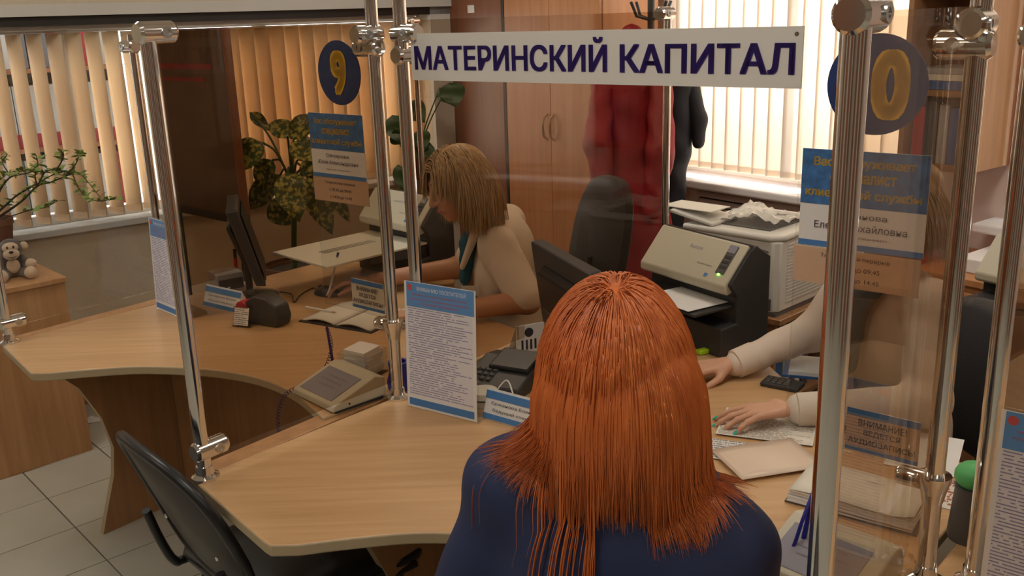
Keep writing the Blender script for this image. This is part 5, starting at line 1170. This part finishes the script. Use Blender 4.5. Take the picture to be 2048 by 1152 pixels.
hand(P, LWr+Vector((-.015, .0, .0)), (-.98, .1, -.1), ZU, (.1, .98, 0), .45); tp = hand(P, RWr+Vector((-.02, 0, .0)), (-.95, -.1, -.12), Vector((.0, .3, .95)), (-.05, -1, .2), .95, .04)
kn = [Vector((-.38, 3.12, .5)), Vector((-.36, 3.32, .5))]; an = [Vector((-.36, 3.12, .09)), Vector((-.34, 3.32, .09))]
for i in (0, 1): P += [c_((.02, 3.11+.2*i, .52), kn[i], .08, .055), c_(kn[i], an[i], .05, .036), c_(an[i]-ZU*.03, an[i]+bf_*.12-ZU*.05, .035, .028)]
organic('body', P, .005, 'skin_dark', bd_)
organic('blouse', [e_((-.02, 3.2, .86), (.178, .112, .19), BF, .05), e_((.025, 3.2, .62), (.165, .12, .18), BF, .06), c_((-.05, 3.12, .985), LS, .05, .055, .05), c_((-.04, 3.28, .985), RS, .05, .055, .05), c_(LS, LE-(LE-LS)*.10, .062, .062, .03), c_(RS, RE-(RE-RS)*.25, .060, .060, .03), c_((-.045, 3.12, 1.0), (-.03, 3.27, 1.0), .05, .05, .04)], .006, 'cream_cloth', bd_, wr=.003, wf=42)
organic('collar', [c_((-.02, 3.12, 1.045), (-.12, 3.09, 1.0), .014, .014, .01), c_((-.12, 3.09, 1.0), (-.165, 3.10, .89), .016, .010, .01), c_((-.02, 3.27, 1.045), (-.10, 3.26, 1.0), .014, .014, .01), c_((-.02, 3.12, 1.045), (-.02, 3.27, 1.045), .014, .014, .01)], .004, 'cream_cloth', bd_)
organic('scarf', [c_((-.09, 3.11, 1.04), (-.14, 3.135, .97), .026, .026, .02), c_((-.14, 3.135, .97), (-.160, 3.125, .84), .028, .020, .02), c_((-.08, 3.24, 1.04), (-.13, 3.17, .99), .022, .022, .02), c_((-.14, 3.135, .97), (-.165, 3.16, .87), .022, .014, .02)], .004, 'teal_cloth', bd_, wr=.002, wf=120)
MB().box(-.0, .06, -.0015, .0015, 0, .035).build('name_badge', 'paper', bd_).location = Vector((-.17, 3.06, .80))-Vector((.03, 3.2, 0))
organic('trousers', [e_((.03, 3.2, .53), (.16, .14, .10), BF, .05)]+[c_((.02, 3.11+.2*i, .52), kn[i], .09, .062, .04) for i in (0, 1)]+[c_(kn[i], an[i], .058, .05, .03) for i in (0, 1)], .009, 'trouser', bd_)
for a in an: organic('shoe', [c_(a-ZU*.045, a+bf_*.13-ZU*.052, .045, .036, .03), c_(a-ZU*.05-bf_*.03, a-ZU*.03, .038, .04, .02)], .007, 'shoe', bd_)
face_parts(Lb, HB, bd_)
cols = [(hb, (.088, .106, .112), HB), (Vector((-.03, 3.2, .93)), (.185, .11, .10), BF), (hb+HB@Vector((0, -.03, -.08)), (.090, .085, .09), HB)]
organic('hair', [e_(hb+HB@Vector((0, -.016, .024)), (.084, .098, .092), HB, .03), e_(hb+HB@Vector((0, -.05, -.06)), (.080, .062, .10), HB, .04), c_(hb+HB@Vector((-.078, .0, -.0)), hb+HB@Vector((-.082, .0, -.11)), .024, .014, .03), c_(hb+HB@Vector((.078, .0, -.0)), hb+HB@Vector((.082, .0, -.11)), .024, .014, .03), e_(hb+HB@Vector((0, .10, -.03)), (.060, .055, .085), HB, .015, -1)], .005, 'hair_blonde', bd_)
pth, _ = hair_sim(2600, hb, (.084, .100, .106), HB, cols, lambda d, rs: np.where(d[:, 1] > .15, 1.19, 1.085)+rs.uniform(-.03, .03, len(d)), 9, K=20, layer=.012, jitter=.02, grav=.27, parted=1, fr=.12)
strands('hair_strands', pth, np.random.RandomState(4).uniform(.0012, .0024, len(pth)), 'hair_blonde', bd_)
pp_ = thing('ballpoint_pen', 'pen held upright in the blonde clerk\'s writing hand', 'pen', (tp[0][0].x-.005, tp[0][0].y-.008, TH+.012)); MB().tube([(0, 0, 0), (.012, .01, .02), (.045, .03, .135)], [.001, .0042, .0042], 10).build('barrel', 'white_plastic', pp_); MB().tube([(.045, .03, .135), (.050, .033, .15)], .0045, 10).build('cap', 'purple_plastic', pp_)

# --- clerk at the right with green nails
cl = thing('person', 'person in a beige long-sleeved top behind the thick pole, hands on papers', 'person', (1.0, 2.32, 0))
WF = frame((-.967, -.25, 0)); wf_ = Vector((-.967, -.25, 0)); wl_ = Vector((.25, -.967, 0))
hw_ = Vector((.93, 2.27, 1.225)); HW = frame((-.93, -.25, -.30), (-.25, -.06, 1))
LS, RS = Vector((.985, 2.145, 1.015)), Vector((.935, 2.46, 1.02)); LE, RE = Vector((.945, 2.02, .81)), Vector((.82, 2.44, .85)); LWr, RWr = Vector((.665, 2.055, .792)), Vector((.595, 2.375, .790))
P = []; Lw = head(P, hw_, HW, 1.0)
P += [c_((.975, 2.29, 1.02), (.945, 2.275, 1.14), .052, .047, .03), e_((.985, 2.3, .88), (.15, .09, .19), WF), e_((1.01, 2.31, .62), (.14, .10, .15), WF, .05), c_(LS, LE, .044, .038), c_(LE, LWr, .037, .026), c_(RS, RE, .044, .038), c_(RE, RWr, .037, .026)]
tipL = hand(P, LWr+Vector((-.03, .0, .004)), (-.98, -.02, -.14), ZU, (-.02, 1, 0), .42, .16, 1.0, .8); tipR = hand(P, RWr+Vector((-.02, 0, .0)), (-.96, -.2, -.12), ZU, (.15, -1, 0), .5, .08)
kn = [Vector((.60, 2.12, .5)), Vector((.57, 2.31, .5))]; an = [Vector((.62, 2.12, .09)), Vector((.59, 2.31, .09))]
for i in (0, 1): P += [c_((1.01, 2.22+.19*i, .52), kn[i], .08, .055), c_(kn[i], an[i], .05, .036), c_(an[i]-ZU*.03, an[i]+wf_*.12-ZU*.05, .035, .028)]
organic('body', P, .0045, 'skin', cl)
organic('top', [e_((.985, 2.3, .88), (.165, .102, .19), WF, .05), e_((1.01, 2.31, .62), (.155, .115, .18), WF, .06), c_((.98, 2.22, 1.01), LS, .046, .05, .05), c_((.95, 2.38, 1.02), RS, .046, .05, .05), c_(LS, LE, .056, .054, .03), c_(LE, LWr, .050, .036, .02), c_(RS, RE, .054, .052, .03), c_(RE, RWr, .050, .036, .02)], .005, 'beige_cloth', cl, wr=.0022, wf=70)
for wq, eq in ((LWr, LE), (RWr, RE)):
    d_ = (wq-eq).normalized(); MB().tube([wq-d_*.055, wq-d_*.05, wq+d_*.006, wq+d_*.008], [.036, .0405, .039, .034], 20).build('cuff', 'beige_cloth', cl, world=True)
organic('scarf', [c_((.905, 2.22, 1.06), (.865, 2.265, .98), .026, .026, .02), c_((.865, 2.265, .98), (.845, 2.255, .82), .028, .022, .02), c_((.91, 2.33, 1.06), (.865, 2.28, .99), .022, .022, .02)], .004, 'teal_cloth', cl, wr=.002, wf=120)
organic('trousers', [e_((1.01, 2.31, .53), (.16, .14, .10), WF, .05)]+[c_((1.01, 2.22+.19*i, .52), kn[i], .09, .062, .04) for i in (0, 1)]+[c_(kn[i], an[i], .058, .05, .03) for i in (0, 1)], .009, 'trouser', cl)
for a in an: organic('shoe', [c_(a-ZU*.045, a+wf_*.13-ZU*.052, .045, .036, .03), c_(a-ZU*.05-wf_*.03, a-ZU*.03, .038, .04, .02)], .007, 'shoe', cl)
for tips in (tipL, tipR):
    for p_, d_ in tips:
        n_ = (ZU-d_*d_.z).normalized(); s_ = d_.cross(n_); Rn = Matrix((s_, d_, n_)).transposed()
        MB().ell(p_-d_*.001+n_*.0045, (.0052, .0088, .0022), Rn, n=12).build('fingernail', 'nail_green', cl, smooth=80, world=True)
face_parts(Lw, HW, cl)
cols = [(hw_, (.086, .104, .110), HW)]
organic('hair', [e_(hw_+HW@Vector((0, -.016, .026)), (.083, .098, .092), HW, .03), e_(hw_+HW@Vector((0, -.09, .02)), (.05, .05, .05), HW, .04), e_(hw_+HW@Vector((0, -.05, -.04)), (.072, .055, .06), HW, .04), e_(hw_+HW@Vector((0, .11, -.03)), (.062, .05, .085), HW, .015, -1)], .005, 'hair_brown', cl)
pth, _ = hair_sim(1200, hw_, (.083, .100, .106), HW, cols, lambda d, rs: 1.17+rs.uniform(-.03, .03, len(d)), 11, K=14, layer=.008, jitter=.03, grav=.25, parted=1)
strands('hair_strands', pth, np.random.RandomState(6).uniform(.0012, .0022, len(pth)), 'hair_brown', cl)
